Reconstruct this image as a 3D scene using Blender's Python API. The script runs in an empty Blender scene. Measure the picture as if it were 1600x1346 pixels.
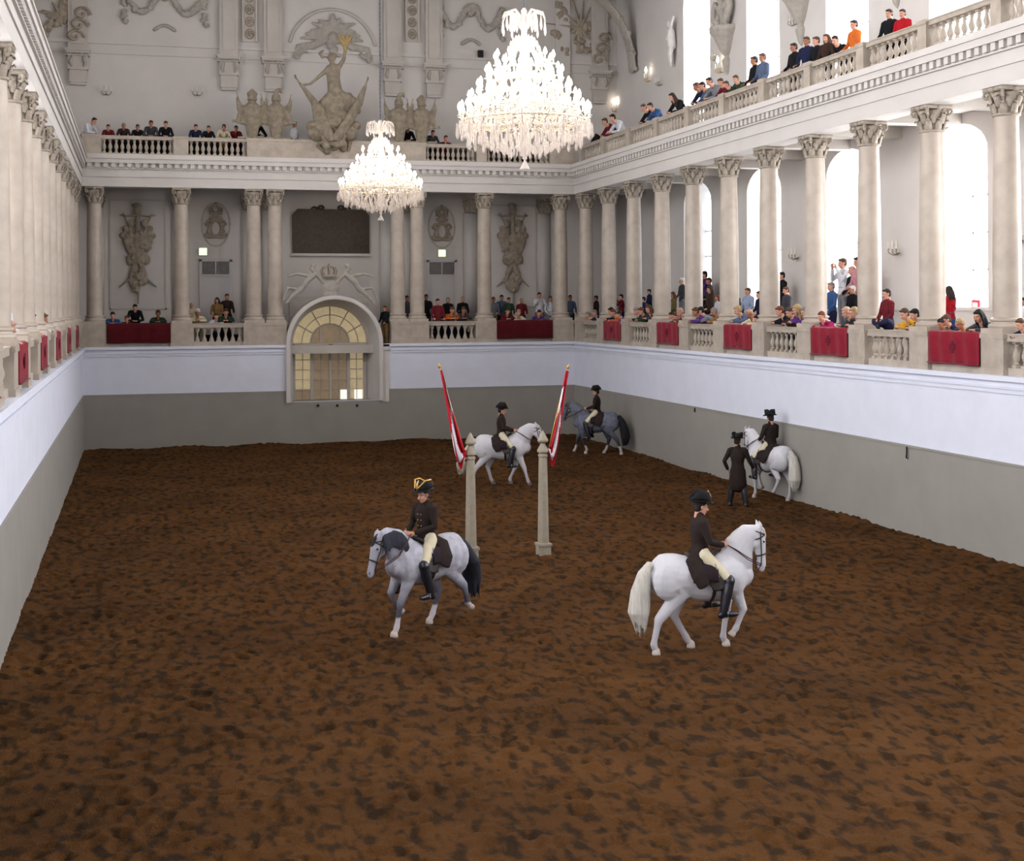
import bpy, math, random
import numpy as np
from mathutils import Vector, Matrix
V = Vector
R = math.radians
PI = math.pi
rnd = random.Random(7)
sc = bpy.context.scene
col = sc.collection

# ---------------------------------------------------------------- camera
F_PX, YAW, ROLL = 2159.48, .27, -.0052
CAM = V((1.9177, -50.58, 5.0704))
PPX, PPY = 815.65, 475.63
cam_d = bpy.data.cameras.new('camera')
cam_d.sensor_width = 36
cam_d.lens = F_PX / 1600 * 36
cam_d.shift_x = -(PPX - 800) / 1600
cam_d.shift_y = (PPY - 673) / 1600
cam_d.clip_end = 200
cam = bpy.data.objects.new('camera', cam_d)
col.objects.link(cam)
_fw = V((math.sin(YAW), math.cos(YAW), 0)); _rt = V((math.cos(YAW), -math.sin(YAW), 0)); _up = V((0, 0, 1))
_r2 = _rt * math.cos(ROLL) + _up * math.sin(ROLL); _u2 = -_rt * math.sin(ROLL) + _up * math.cos(ROLL)
cam.matrix_world = Matrix(((_r2.x, _u2.x, -_fw.x, CAM.x), (_r2.y, _u2.y, -_fw.y, CAM.y), (_r2.z, _u2.z, -_fw.z, CAM.z), (0, 0, 0, 1)))
sc.camera = cam

def at(px, py, ax, v):
    """point on the plane axis ax = v that the photograph shows at pixel px, py (used to measure positions)"""
    d = _fw + _r2 * ((px - PPX) / F_PX) - _u2 * ((py - PPY) / F_PX)
    return CAM + d * ((v - CAM[ax]) / d[ax])

# ---------------------------------------------------------------- world, exposure, light
w = bpy.data.worlds.new('world'); sc.world = w; w.use_nodes = True
w.node_tree.nodes['Background'].inputs[0].default_value = (.88, .92, 1, 1)
w.node_tree.nodes['Background'].inputs[1].default_value = .35  # world is added fill light, entering where the near end is left open
sc.view_settings.view_transform = 'Standard'
sc.view_settings.look = 'None'
sc.view_settings.gamma = 1
sc.view_settings.use_curve_mapping = False
sc.view_settings.exposure = -.02
WINDOW_LIGHT = 12        # daylight behind the window panes
CHANDELIER_W = 300
sc.cycles.max_bounces = 6
sc.cycles.diffuse_bounces = 2
sc.cycles.glossy_bounces = 2
sc.cycles.transmission_bounces = 3
sc.cycles.transparent_max_bounces = 6
sc.cycles.caustics_reflective = False
sc.cycles.caustics_refractive = False
sc.cycles.sample_clamp_indirect = 6
sc.cycles.use_adaptive_sampling = True
sc.cycles.adaptive_threshold = .02
sc.cycles.use_denoising = True

# ---------------------------------------------------------------- materials
def srgb(r, g, b):
    f = lambda c: c / 12.92 if c <= .04045 else ((c + .055) / 1.055) ** 2.4
    return (f(r / 255), f(g / 255), f(b / 255), 1)

MATS = {}
def mat(name, c, rough=.7, var=.12, scale=6, bump=0., bscale=30, metal=0., emit=None, es=1., spec=.3, trans=0., c2=None, sheen=0.):
    if name in MATS: return MATS[name]
    m = bpy.data.materials.new(name); m.use_nodes = True
    nt = m.node_tree; N = nt.nodes; L = nt.links
    b = N['Principled BSDF']
    b.inputs['Roughness'].default_value = rough
    b.inputs['Metallic'].default_value = metal
    b.inputs['Specular IOR Level'].default_value = spec
    b.inputs['Transmission Weight'].default_value = trans
    b.inputs['Sheen Weight'].default_value = sheen
    tc = N.new('ShaderNodeTexCoord')
    nz = N.new('ShaderNodeTexNoise'); nz.inputs['Scale'].default_value = scale; nz.inputs['Detail'].default_value = 4
    L.new(tc.outputs['Object'], nz.inputs['Vector'])
    rp = N.new('ShaderNodeValToRGB')
    a = c2 or tuple(x * (1 - var) for x in c[:3]) + (1,)
    rp.color_ramp.elements[0].position = .35; rp.color_ramp.elements[0].color = a
    rp.color_ramp.elements[1].position = .65; rp.color_ramp.elements[1].color = c
    L.new(nz.outputs['Fac'], rp.inputs['Fac'])
    L.new(rp.outputs['Color'], b.inputs['Base Color'])
    if bump:
        n2 = N.new('ShaderNodeTexNoise'); n2.inputs['Scale'].default_value = bscale; n2.inputs['Detail'].default_value = 5
        L.new(tc.outputs['Object'], n2.inputs['Vector'])
        bp = N.new('ShaderNodeBump'); bp.inputs['Strength'].default_value = bump; bp.inputs['Distance'].default_value = .02
        L.new(n2.outputs['Fac'], bp.inputs['Height']); L.new(bp.outputs['Normal'], b.inputs['Normal'])
    if emit:
        b.inputs['Emission Color'].default_value = emit
        b.inputs['Emission Strength'].default_value = es
    MATS[name] = m
    return m

def cloth(rgb):
    n = 'cloth_%d_%d_%d' % rgb
    return mat(n, srgb(*rgb), .85, .22, 14, .25, 60, spec=.1)

WHITE = mat('white_plaster_wall', srgb(234, 236, 250), .75, .04, 1.5, .05, 8)
GREY = mat('grey_kick_board', srgb(158, 153, 146), .7, .07, 1.2, .06, 12)
STUCCO = mat('off_white_stucco', srgb(218, 211, 206), .8, .05, 1.2, .12, 10)
STUCCO2 = mat('pale_beige_stucco', srgb(206, 198, 190), .8, .08, 2, .15, 14)
STONE = mat('beige_marble', srgb(192, 180, 166), .5, .16, 3.5, .08, 16, c2=srgb(175, 162, 148))
COLST = mat('warm_column_marble', srgb(197, 184, 170), .42, .14, 2.4, .04, 12, c2=srgb(180, 166, 152), spec=.4)
CAPST = mat('weathered_capital_stone', srgb(182, 169, 154), .8, .3, 9, .3, 25)
RELIEF = mat('grey_beige_relief_stucco', srgb(180, 166, 148), .85, .25, 7, .3, 22)
RELIEF2 = mat('pale_relief_stucco', srgb(186, 178, 168), .85, .18, 6, .3, 22)
SCULPT = mat('darkened_sculpture_stone', srgb(160, 147, 128), .8, .35, 6, .4, 18)
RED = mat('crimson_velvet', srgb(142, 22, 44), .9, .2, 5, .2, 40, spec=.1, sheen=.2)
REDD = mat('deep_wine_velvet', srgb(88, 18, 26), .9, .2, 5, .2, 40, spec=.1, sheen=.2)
EMBL = mat('dark_embroidery', srgb(112, 20, 46), .8, .2, 20)
PLAQ = mat('dark_bronze_plaque', srgb(74, 60, 46), .5, .3, 8, .2, 30, spec=.4)
BLACK = mat('black_iron', srgb(28, 26, 28), .6, .2, 10)
PALEB = mat('pale_silver_gilt', srgb(236, 222, 200), .3, .1, 12, metal=.35)
GOLD = mat('gilt_metal', srgb(200, 160, 90), .35, .2, 12, metal=.7)
WOODW = mat('white_painted_door', srgb(208, 203, 203), .5, .04, 3)
PANEG = mat('grey_transom_glass', srgb(118, 112, 110), .25, .3, 7, spec=.5)
WARMG = mat('warm_lit_door_glass', srgb(198, 180, 144), .3, .2, 5, emit=srgb(238, 216, 170), es=.3)
WARMG2 = mat('dim_lit_door_glass', srgb(170, 150, 125), .3, .2, 5, emit=srgb(190, 165, 130), es=.16)
# panes nearest the end wall are dimmed so light falls off towards it
def daylight(n, f):
    return mat('daylit_window_pane_%d' % n, srgb(240, 244, 255), .4, .02, 3, emit=(.93, .96, 1, 1) if f > .4 else (.82, .9, 1, 1), es=WINDOW_LIGHT * f)
DAYLOW = [daylight(1, .24), daylight(2, .45), daylight(3, .8)]
DAYHIGH = [daylight(4, .7), daylight(5, .95), daylight(6, 1.15)]
DAYFULL = daylight(7, 1.35)
FLAME = mat('lit_candle_bulb', srgb(255, 245, 225), .4, .02, 3, emit=(1, .9, .74, 1), es=16)
FLAME.cycles.emission_sampling = 'NONE'
CANDLE = mat('white_candle_sleeve', srgb(245, 238, 225), .5, .04, 9)
EXITG = mat('lit_exit_sign', srgb(200, 250, 170), .4, .02, 3, emit=srgb(226, 255, 190), es=1.6)
PINK = mat('red_sign_face', srgb(220, 60, 90), .5, .1, 9)
EYE = mat('dark_eye', srgb(30, 22, 20), .3, .1, 20)
LIP = mat('lip_skin', srgb(176, 96, 88), .6, .1, 20)
SKIN = mat('light_skin', srgb(214, 160, 136), .6, .12, 9, spec=.3)
SKINB = mat('tanned_skin', srgb(178, 122, 96), .6, .12, 9, spec=.3)
POSTM = mat('cream_painted_post', srgb(172, 162, 144), .65, .14, 8, .1, 20)

def crystal():
    m = bpy.data.materials.new('cut_crystal'); m.use_nodes = True
    nt = m.node_tree; N = nt.nodes; L = nt.links
    b = N['Principled BSDF']; out = N['Material Output']
    b.inputs['Base Color'].default_value = (.82, .76, .72, 1); b.inputs['Roughness'].default_value = .12
    b.inputs['Specular IOR Level'].default_value = .9
    tl = N.new('ShaderNodeBsdfTranslucent'); tl.inputs[0].default_value = (1, .93, .88, 1)
    tp = N.new('ShaderNodeBsdfTransparent')
    m1 = N.new('ShaderNodeMixShader'); m1.inputs[0].default_value = .4
    m2 = N.new('ShaderNodeMixShader'); m2.inputs[0].default_value = .3
    L.new(b.outputs[0], m1.inputs[1]); L.new(tl.outputs[0], m1.inputs[2])
    L.new(m1.outputs[0], m2.inputs[1]); L.new(tp.outputs[0], m2.inputs[2])
    L.new(m2.outputs[0], out.inputs['Surface'])
    return m
CRYS = crystal()

def sand():
    m = bpy.data.materials.new('brown_arena_sand'); m.use_nodes = True
    nt = m.node_tree; N = nt.nodes; L = nt.links; b = N['Principled BSDF']
    b.inputs['Roughness'].default_value = .95; b.inputs['Specular IOR Level'].default_value = .1
    tc = N.new('ShaderNodeTexCoord')
    def nz(s, d, mp=(1, 1, 1)):
        mm = N.new('ShaderNodeMapping'); mm.inputs['Scale'].default_value = mp
        L.new(tc.outputs['Object'], mm.inputs['Vector'])
        n = N.new('ShaderNodeTexNoise'); n.inputs['Scale'].default_value = s; n.inputs['Detail'].default_value = d
        L.new(mm.outputs[0], n.inputs['Vector']); return n
    n1 = nz(6.2, 2, (1, .5, 1)); n2 = nz(.45, 2); n3 = nz(60, 4)
    r1 = N.new('ShaderNodeValToRGB')
    r1.color_ramp.elements[0].position = .37; r1.color_ramp.elements[0].color = srgb(56, 39, 23)
    r1.color_ramp.elements[1].position = .52; r1.color_ramp.elements[1].color = srgb(94, 62, 31)
    L.new(n1.outputs['Fac'], r1.inputs['Fac'])
    r2 = N.new('ShaderNodeValToRGB')
    r2.color_ramp.elements[0].position = .3; r2.color_ramp.elements[0].color = (.66, .66, .66, 1)
    r2.color_ramp.elements[1].position = .7; r2.color_ramp.elements[1].color = (1.05, 1.05, 1.05, 1)
    L.new(n2.outputs['Fac'], r2.inputs['Fac'])
    mx = N.new('ShaderNodeMix'); mx.data_type = 'RGBA'; mx.blend_type = 'MULTIPLY'; mx.inputs[0].default_value = 1
    L.new(r1.outputs[0], mx.inputs[6]); L.new(r2.outputs[0], mx.inputs[7])
    mx2 = N.new('ShaderNodeMix'); mx2.data_type = 'RGBA'; mx2.blend_type = 'SOFT_LIGHT'; mx2.inputs[0].default_value = .5
    L.new(mx.outputs[2], mx2.inputs[6]); L.new(n3.outputs['Fac'], mx2.inputs[7])
    L.new(mx2.outputs[2], b.inputs['Base Color'])
    bp = N.new('ShaderNodeBump'); bp.inputs['Strength'].default_value = .8; bp.inputs['Distance'].default_value = .03
    L.new(n3.outputs['Fac'], bp.inputs['Height']); L.new(bp.outputs['Normal'], b.inputs['Normal'])
    return m
SAND = sand()

# ---------------------------------------------------------------- mesh helpers
def frame(t, side=None):
    t = t.normalized()
    u = side if side is not None else (V((0, 0, 1)) if abs(t.z) < .9 else V((1, 0, 0)))
    a = (u - t * u.dot(t))
    if a.length < 1e-5: a = t.orthogonal()
    a.normalize()
    return a, t.cross(a).normalized()

class MB:
    def __init__(s):
        s.v = []; s.f = []; s.mi = []; s.m = 0; s.T = None
    def add(s, vs, fs):
        o = len(s.v)
        if s.T is not None: vs = [s.T @ V(p) for p in vs]
        s.v += [tuple(p) for p in vs]
        s.f += [tuple(i + o for i in f) for f in fs]
        s.mi += [s.m] * len(fs)
    def box(s, x0, x1, y0, y1, z0, z1, taper=0):
        t = taper
        vs = [(x0, y0, z0), (x1, y0, z0), (x1, y1, z0), (x0, y1, z0), (x0 + t, y0 + t, z1), (x1 - t, y0 + t, z1), (x1 - t, y1 - t, z1), (x0 + t, y1 - t, z1)]
        s.add(vs, [(0, 3, 2, 1), (4, 5, 6, 7), (0, 1, 5, 4), (1, 2, 6, 5), (2, 3, 7, 6), (3, 0, 4, 7)])
        return s
    def lathe(s, prof, c=(0, 0, 0), n=16, a0=0, sq=None):
        c = V(c); vs = []; fs = []
        for r, z in prof:
            for i in range(n):
                a = a0 + 2 * PI * i / n
                vs.append((c.x + r * math.cos(a), c.y + r * math.sin(a), c.z + z))
        k = len(prof)
        for j in range(k - 1):
            for i in range(n):
                fs.append((j * n + i, j * n + (i + 1) % n, (j + 1) * n + (i + 1) % n, (j + 1) * n + i))
        fs.append(tuple(range(n - 1, -1, -1))); fs.append(tuple((k - 1) * n + i for i in range(n)))
        s.add(vs, fs); return s
    def sweep(s, pts, rad, n=10, side=None, caps=True):
        """tube through pts; rad = list of r or (ra, rb): ra along 'side', rb across"""
        pts = [V(p) for p in pts]; k = len(pts)
        rr = [(r, r) if not isinstance(r, (tuple, list)) else r for r in rad]
        if caps:   # rounded ends
            t0 = (pts[0] - pts[1]).normalized(); t1 = (pts[-1] - pts[-2]).normalized()
            a, b = rr[0], rr[-1]
            ma, mb_ = min(a), min(b)
            P = [pts[0] + t0 * ma * .95, pts[0] + t0 * ma * .6] + pts + [pts[-1] + t1 * mb_ * .6, pts[-1] + t1 * mb_ * .95]
            Q = [(a[0] * .25, a[1] * .25), (a[0] * .78, a[1] * .78)] + rr + [(b[0] * .78, b[1] * .78), (b[0] * .25, b[1] * .25)]
            pts, rr = P, Q; k = len(pts)
        vs = []; fs = []; pa = None
        for j in range(k):
            t = (pts[min(j + 1, k - 1)] - pts[max(j - 1, 0)])
            if t.length < 1e-6: t = V((0, 0, 1))
            a, b = frame(t, side if side is not None else pa)
            pa = a
            for i in range(n):
                q = 2 * PI * i / n
                vs.append(pts[j] + a * (rr[j][0] * math.cos(q)) + b * (rr[j][1] * math.sin(q)))
        for j in range(k - 1):
            for i in range(n):
                fs.append((j * n + i, j * n + (i + 1) % n, (j + 1) * n + (i + 1) % n, (j + 1) * n + i))
        fs.append(tuple(range(n - 1, -1, -1))); fs.append(tuple((k - 1) * n + i for i in range(n)))
        s.add(vs, fs); return s
    def ball(s, c, r, n=10, M=None):
        c = V(c); r = (r, r, r) if not isinstance(r, (tuple, list)) else r
        k = max(4, n // 2 + 1); vs = []; fs = []
        for j in range(1, k):
            p = PI * j / k
            for i in range(n):
                q = 2 * PI * i / n
                d = V((r[0] * math.sin(p) * math.cos(q), r[1] * math.sin(p) * math.sin(q), r[2] * math.cos(p)))
                vs.append(c + (M @ d if M is not None else d))
        for z in (1, -1):
            d = V((0, 0, r[2] * z)); vs.append(c + (M @ d if M is not None else d))
        T, B = (k - 1) * n, (k - 1) * n + 1
        for j in range(k - 2):
            for i in range(n):
                fs.append((j * n + (i + 1) % n, j * n + i, (j + 1) * n + i, (j + 1) * n + (i + 1) % n))
        for i in range(n):
            fs.append((T, i, (i + 1) % n)); fs.append((B, (k - 2) * n + (i + 1) % n, (k - 2) * n + i))
        s.add(vs, fs); return s
    def prism(s, poly, o, ux, uy, d):
        """closed polygon (2D) on plane o + ux*a + uy*b, extruded by vector d"""
        o, ux, uy, d = V(o), V(ux), V(uy), V(d); n = len(poly)
        A = [o + ux * a + uy * b for a, b in poly]
        s.add(A + [p + d for p in A], [tuple(range(n - 1, -1, -1)), tuple(range(n, 2 * n))] + [(i, (i + 1) % n, n + (i + 1) % n, n + i) for i in range(n)])
        return s
    def mesh(s, name, mats, smooth=True):
        me = bpy.data.meshes.new(name)
        me.from_pydata(s.v, [], s.f)
        for m in (mats if isinstance(mats, (list, tuple)) else [mats]): me.materials.append(m)
        if any(s.mi): me.polygons.foreach_set('material_index', s.mi)
        if smooth: me.polygons.foreach_set('use_smooth', [True] * len(s.f))
        me.update()
        return me
    def build(s, name, mats, parent=None, smooth=False, sharp=None):
        me = s.mesh(name, mats, smooth)
        if smooth and sharp: me.set_sharp_from_angle(angle=R(sharp))
        return link(name, me, parent)

def link(name, me, parent=None, loc=None, rz=None):
    o = bpy.data.objects.new(name, me); col.objects.link(o)
    if parent is not None: o.parent = parent
    if loc is not None: o.location = loc
    if rz is not None: o.rotation_euler.z = rz
    return o

def tag(o, label=None, cat=None, group=None, kind=None):
    if label: o['label'] = label
    if cat: o['category'] = cat
    if group: o['group'] = group
    if kind: o['kind'] = kind
    return o

def empty(name, loc=(0, 0, 0), rz=0, label=None, cat=None, group=None):
    o = bpy.data.objects.new(name, None); col.objects.link(o)
    o.location = loc; o.rotation_euler.z = rz; o.empty_display_size = .2
    return tag(o, label, cat, group)

def struct(name, mb, m, parent=None, smooth=False, sharp=None):
    o = mb.build(name, m, parent, smooth, sharp)
    if parent is None: o['kind'] = 'structure'
    return o

def blend(mb, mats, name, voxel=.012, smooth=3, fac=.5):
    """melt overlapping shapes into one continuous surface"""
    me = mb.mesh(name, mats)
    o = bpy.data.objects.new('tmp_' + name, me); col.objects.link(o)
    r = o.modifiers.new('r', 'REMESH'); r.mode = 'VOXEL'; r.voxel_size = voxel; r.use_smooth_shade = True
    if smooth:
        sm = o.modifiers.new('s', 'SMOOTH'); sm.iterations = smooth; sm.factor = fac
    dg = bpy.context.evaluated_depsgraph_get()
    ev = o.evaluated_get(dg)
    out = bpy.data.meshes.new_from_object(ev)
    bpy.data.objects.remove(o); bpy.data.meshes.remove(me)
    out.name = name
    out.materials.clear()
    for m in (mats if isinstance(mats, (list, tuple)) else [mats]): out.materials.append(m)
    n = len(out.polygons)
    out.polygons.foreach_set('use_smooth', [True] * n)
    out.polygons.foreach_set('material_index', [0] * n)
    return out

def paint(me, spots):
    """spots = [(centre, radius, slot)]: faces within radius of centre take that material slot"""
    n = len(me.polygons)
    c = np.empty(n * 3); me.polygons.foreach_get('center', c); c = c.reshape(-1, 3)
    mi = np.zeros(n, dtype=np.int32); me.polygons.foreach_get('material_index', mi)
    for p, r, k in spots:
        mi[np.sum((c - np.array(p)) ** 2, axis=1) < r * r] = k
    me.polygons.foreach_set('material_index', mi); me.update()
ORD = ['first', 'second', 'third', 'fourth', 'fifth', 'sixth', 'seventh', 'eighth', 'ninth', 'tenth', 'eleventh', 'twelfth', 'thirteenth', 'fourteenth']
# ================================================================ the hall
L0 = -57.0                  # the hall runs on past the camera
ZG, ZL, ZP = 1.97, 3.64, 4.45          # kick board, ledge, parapet top
ZA, ZD, ZC, ZU = 9.28, 10.1, 10.42, 11.1  # architrave, dentil line, cornice top, upper rail
DEP = 2.7                   # depth of the galleries
CY = [-.4 - 2.655 * k for k in range(21)]       # column axes along the long walls
CX = [.4, 3.37, 5.92, 6.68, 11.2, 11.94, 14.53, 17.56]   # column axes on the end wall

# sand floor with real hoof prints
def make_floor():
    x0, x1, y0, y1 = 0, 18, -40, .0
    h = .05
    nx, ny = int((x1 - x0) / h) + 1, int((y1 - y0) / h) + 1
    g = np.zeros((ny, nx))
    r = np.random.RandomState(3)
    for q in range(7500):
        cx, cy = r.uniform(x0, x1), r.uniform(y0, y1)
        a, b, th, dp = r.uniform(.07, .12), r.uniform(.05, .08), r.uniform(0, PI), r.uniform(.02, .05)
        i0, j0 = int((cx - x0) / h), int((cy - y0) / h); k = 6
        ia, ib, ja, jb = max(0, i0 - k), min(nx, i0 + k + 1), max(0, j0 - k), min(ny, j0 + k + 1)
        X, Y = np.meshgrid(x0 + np.arange(ia, ib) * h - cx, y0 + np.arange(ja, jb) * h - cy)
        U = X * math.cos(th) + Y * math.sin(th); W = -X * math.sin(th) + Y * math.cos(th)
        d = (U / a) ** 2 + (W / b) ** 2
        g[ja:jb, ia:ib] += -dp * np.exp(-d) + dp * .5 * np.exp(-(np.sqrt(d) - 1.9) ** 2 * 2.2)
    g = np.clip(g, -.055, .045)
    xs = x0 + np.arange(nx) * h; ys = y0 + np.arange(ny) * h
    for k in range(14):
        f = r.uniform(.2, 1.3, 2); ph = r.uniform(0, 6, 2)
        g += .006 * np.sin(xs[None, :] * f[0] * 2 + ph[0]) * np.sin(ys[:, None] * f[1] * 2 + ph[1])
    edge = np.minimum.reduce([xs[None, :] - x0 + 0 * ys[:, None], x1 - xs[None, :] + 0 * ys[:, None], y1 - ys[:, None] + 0 * xs[None, :]])
    wob = .05 * np.sin(ys[:, None] * 2.1) * np.sin(ys[:, None] * .7 + 1) + .05 * np.sin(xs[None, :] * 2.3)
    g += (.07 + wob * .5) * np.exp(-(edge / .28) ** 2)
    vs = np.zeros((ny, nx, 3)); vs[..., 0] = xs[None, :]; vs[..., 1] = ys[:, None]; vs[..., 2] = g
    me = bpy.data.meshes.new('floor')
    idx = np.arange(nx * ny).reshape(ny, nx)
    fs = np.stack([idx[:-1, :-1], idx[:-1, 1:], idx[1:, 1:], idx[1:, :-1]], -1).reshape(-1, 4)
    nf = len(fs)
    me.vertices.add(nx * ny); me.vertices.foreach_set('co', vs.ravel())
    me.loops.add(nf * 4); me.loops.foreach_set('vertex_index', fs.ravel().astype(np.int32))
    me.polygons.add(nf); me.polygons.foreach_set('loop_start', np.arange(nf, dtype=np.int32) * 4)
    me.update(calc_edges=True); me.validate()
    me.polygons.foreach_set('use_smooth', [True] * nf)
    me.materials.append(SAND)
    tag(link('floor', me), kind='structure')
    struct('floor_near', MB().box(0, 18, L0, -40, -.2, 0), SAND)
make_floor()

def side(mb, s, x0, x1, y0, y1, z0, z1, **k):
    """box on the right wall (s = 1) or mirrored on the left wall (s = -1)"""
    if s > 0: mb.box(x0, x1, y0, y1, z0, z1, **k)
    else: mb.box(18 - x1, 18 - x0, y0, y1, z0, z1, **k)

SN = {1: 'right', -1: 'left'}
for s in (1, -1):
    mb = MB(); side(mb, s, 18, 18.5, L0, .0, ZG, ZL - .3)
    side(mb, s, 18.05, 18.5, L0, .0, -.3, ZG)
    struct('wall_' + SN[s], mb, WHITE)
    mb = MB(); side(mb, s, 17.965, 18.06, L0, .0, -.2, ZG - .05); side(mb, s, 17.95, 18.06, L0, .0, ZG - .045, ZG)
    struct('baseboard_' + SN[s], mb, GREY)
    mb = MB(); side(mb, s, 17.97, 18.5, L0, .0, ZL - .34, ZL - .25); side(mb, s, 17.94, 18.5, L0, 0, ZL - .25, ZL - .21)
    side(mb, s, 17.98, 18.5, L0, 0, ZL - .21, ZL - .1); side(mb, s, 17.9, 18.5, L0, 0, ZL - .1, ZL)
    struct('trim_ledge_' + SN[s], mb, WHITE)
# end wall, with the doorway arch opening left open between X 7.05 and 10.53
AX, AR = 8.79, 1.74
mb = MB()
mb.box(-.5, AX - AR, 0, .5, ZG, ZL - .3); mb.box(AX + AR, 18.5, 0, .5, ZG, ZL - .3); mb.box(-.5, 18.5, .05, .5, -.3, 1.55)
mb.box(-.5, AX - AR, .05, .5, 1.5, ZG); mb.box(AX + AR, 18.5, .05, .5, 1.5, ZG)
struct('wall_back', mb, WHITE)
mb = MB()
mb.box(0, 18, -.035, .06, -.2, 1.55)
mb.box(0, AX - AR, -.035, .06, 1.55, ZG - .045); mb.box(AX + AR + .27, 18, -.035, .06, 1.55, ZG - .045)
mb.box(0, AX - AR, -.05, .06, ZG - .045, ZG); mb.box(AX + AR + .27, 18, -.05, .06, ZG - .045, ZG)
struct('baseboard_back', mb, GREY)
mb = MB()
for a, b in ((-.5, AX - AR), (AX + AR, 18.5)):
    mb.box(a, b, -.03, .5, ZL - .34, ZL - .25); mb.box(a, b, -.06, .5, ZL - .25, ZL - .21); mb.box(a, b, -.02, .5, ZL - .21, ZL - .1); mb.box(a, b, -.1, .5, ZL - .1, ZL)
struct('trim_ledge_back', mb, WHITE)

# gallery floors and stepped tiers
for s in (1, -1):
    mb = MB(); side(mb, s, 18.5, 18 + DEP, L0, DEP, ZL - .35, ZL - .04)
    side(mb, s, 19.15, 18 + DEP, L0, 0, ZL - .04, ZL + .31); side(mb, s, 19.95, 18 + DEP, L0, 0, ZL + .31, ZL + .66)
    struct('gallery_floor_' + SN[s], mb, STUCCO2)
    mb = MB(); side(mb, s, 18.4, 18 + DEP, L0, DEP, ZA + .25, ZC - .12)
    for k in range(len(CY)): side(mb, s, 18.65, 18 + DEP, CY[k] - .2, CY[k] + .2, ZA - .02, ZA + .25)
    struct('upper_gallery_floor_' + SN[s], mb, STUCCO2)
mb = MB(); mb.box(0, 18, .5, DEP, ZL - .35, ZL - .04); mb.box(0, 18, 1.35, DEP, ZL - .04, ZL + .2)
struct('gallery_floor_back', mb, STUCCO2)
mb = MB(); mb.box(-.4, 18.4, .4, DEP, ZA + .25, ZC - .12)
for x in CX: mb.box(x - .2, x + .2, .65, DEP, ZA - .02, ZA + .25)
struct('upper_gallery_floor_back', mb, STUCCO2)

# entablature: architrave, frieze, dentils, cornice
ENT = [(0, .62, ZA, ZA + .34), (-.035, .6, ZA + .34, ZA + .40), (0, .6, ZA + .40, ZD - .2), (-.06, .6, ZD - .2, ZD - .16), (-.03, .6, ZD - .16, ZD), (-.16, .6, ZD, ZD + .15), (-.2, .6, ZD + .15, ZD + .2), (-.12, .6, ZD + .2, ZC)]
for s in (1, -1):
    mb = MB()
    for a, b, z0, z1 in ENT: side(mb, s, 18 + a, 18 + b, L0, 0, z0, z1)
    y = -.2
    while y > -46:
        side(mb, s, 17.88, 18, y - .075, y + .075, ZD - .15, ZD); y -= .27
    struct('trim_entablature_' + SN[s], mb, STUCCO)
mb = MB()
for a, b, z0, z1 in ENT: mb.box(0 - a, 18 + a, a, b, z0, z1)
x = .25
while x < 17.8:
    mb.box(x - .075, x + .075, -.12, 0, ZD - .15, ZD); x += .27
struct('trim_entablature_back', mb, STUCCO)

# ---- outer walls with arched windows
def arch_wall(mb, P, u0, u1, z0, z1, ops, depth):
    """wall in the (u, z) plane; P(u, d, z) -> point, d = depth into the wall; ops = [(u centre, half width, sill, spring, rise)]"""
    def q(a, b, c, d_, dd=0):
        mb.add([P(*p) for p in (a, b, c, d_)], [(0, 1, 2, 3)])
    u = u0
    for c, hw, s0, sp, rise in sorted(ops):
        q((u, 0, z0), (c - hw, 0, z0), (c - hw, 0, z1), (u, 0, z1))
        if s0 > z0: q((c - hw, 0, z0), (c + hw, 0, z0), (c + hw, 0, s0), (c - hw, 0, s0))
        n = 14
        pts = [(c - hw * math.cos(PI * i / n), sp + rise * math.sin(PI * i / n)) for i in range(n + 1)]
        for (a, b), (a2, b2) in zip(pts, pts[1:]):
            q((a, 0, b), (a2, 0, b2), (a2, 0, z1), (a, 0, z1))
        loop = [(c - hw, s0)] + pts + [(c + hw, s0)]
        for (a, b), (a2, b2) in zip(loop, loop[1:] + loop[:1]):
            q((a, 0, b), (a2, 0, b2), (a2, depth, b2), (a, depth, b))
        u = c + hw
    q((u, 0, z0), (u1, 0, z0), (u1, 0, z1), (u, 0, z1))

def window(n, P, c, hw, s0, sp, rise, depth, day):
    """mullioned window: bright daylit pane behind a slim frame"""
    k = 14
    pts = [(c - hw, s0)] + [(c - hw * math.cos(PI * i / k), sp + rise * math.sin(PI * i / k)) for i in range(k + 1)] + [(c + hw, s0)]
    mb = MB()
    mb.add([P(a, depth, b) for a, b in pts], [tuple(range(len(pts)))])
    o = struct('window_%d' % n, mb, day)
    f = MB()
    def bar(a0, a1, b0, b1):
        vs = [P(a, d, b) for d in (depth - .07, depth - .015) for a, b in ((a0, b0), (a1, b0), (a1, b1), (a0, b1))]
        f.add(vs, [(0, 1, 2, 3), (7, 6, 5, 4), (0, 4, 5, 1), (1, 5, 6, 2), (2, 6, 7, 3), (3, 7, 4, 0)])
    for i in (-1, 0, 1): bar(c + i * hw * .5 - .02, c + i * hw * .5 + .02, s0, sp + rise * .85)
    z = s0 + .9
    while z < sp: bar(c - hw, c + hw, z - .02, z + .02); z += .9
    f.build('window_frame', WOODW, o)
    return o

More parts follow.
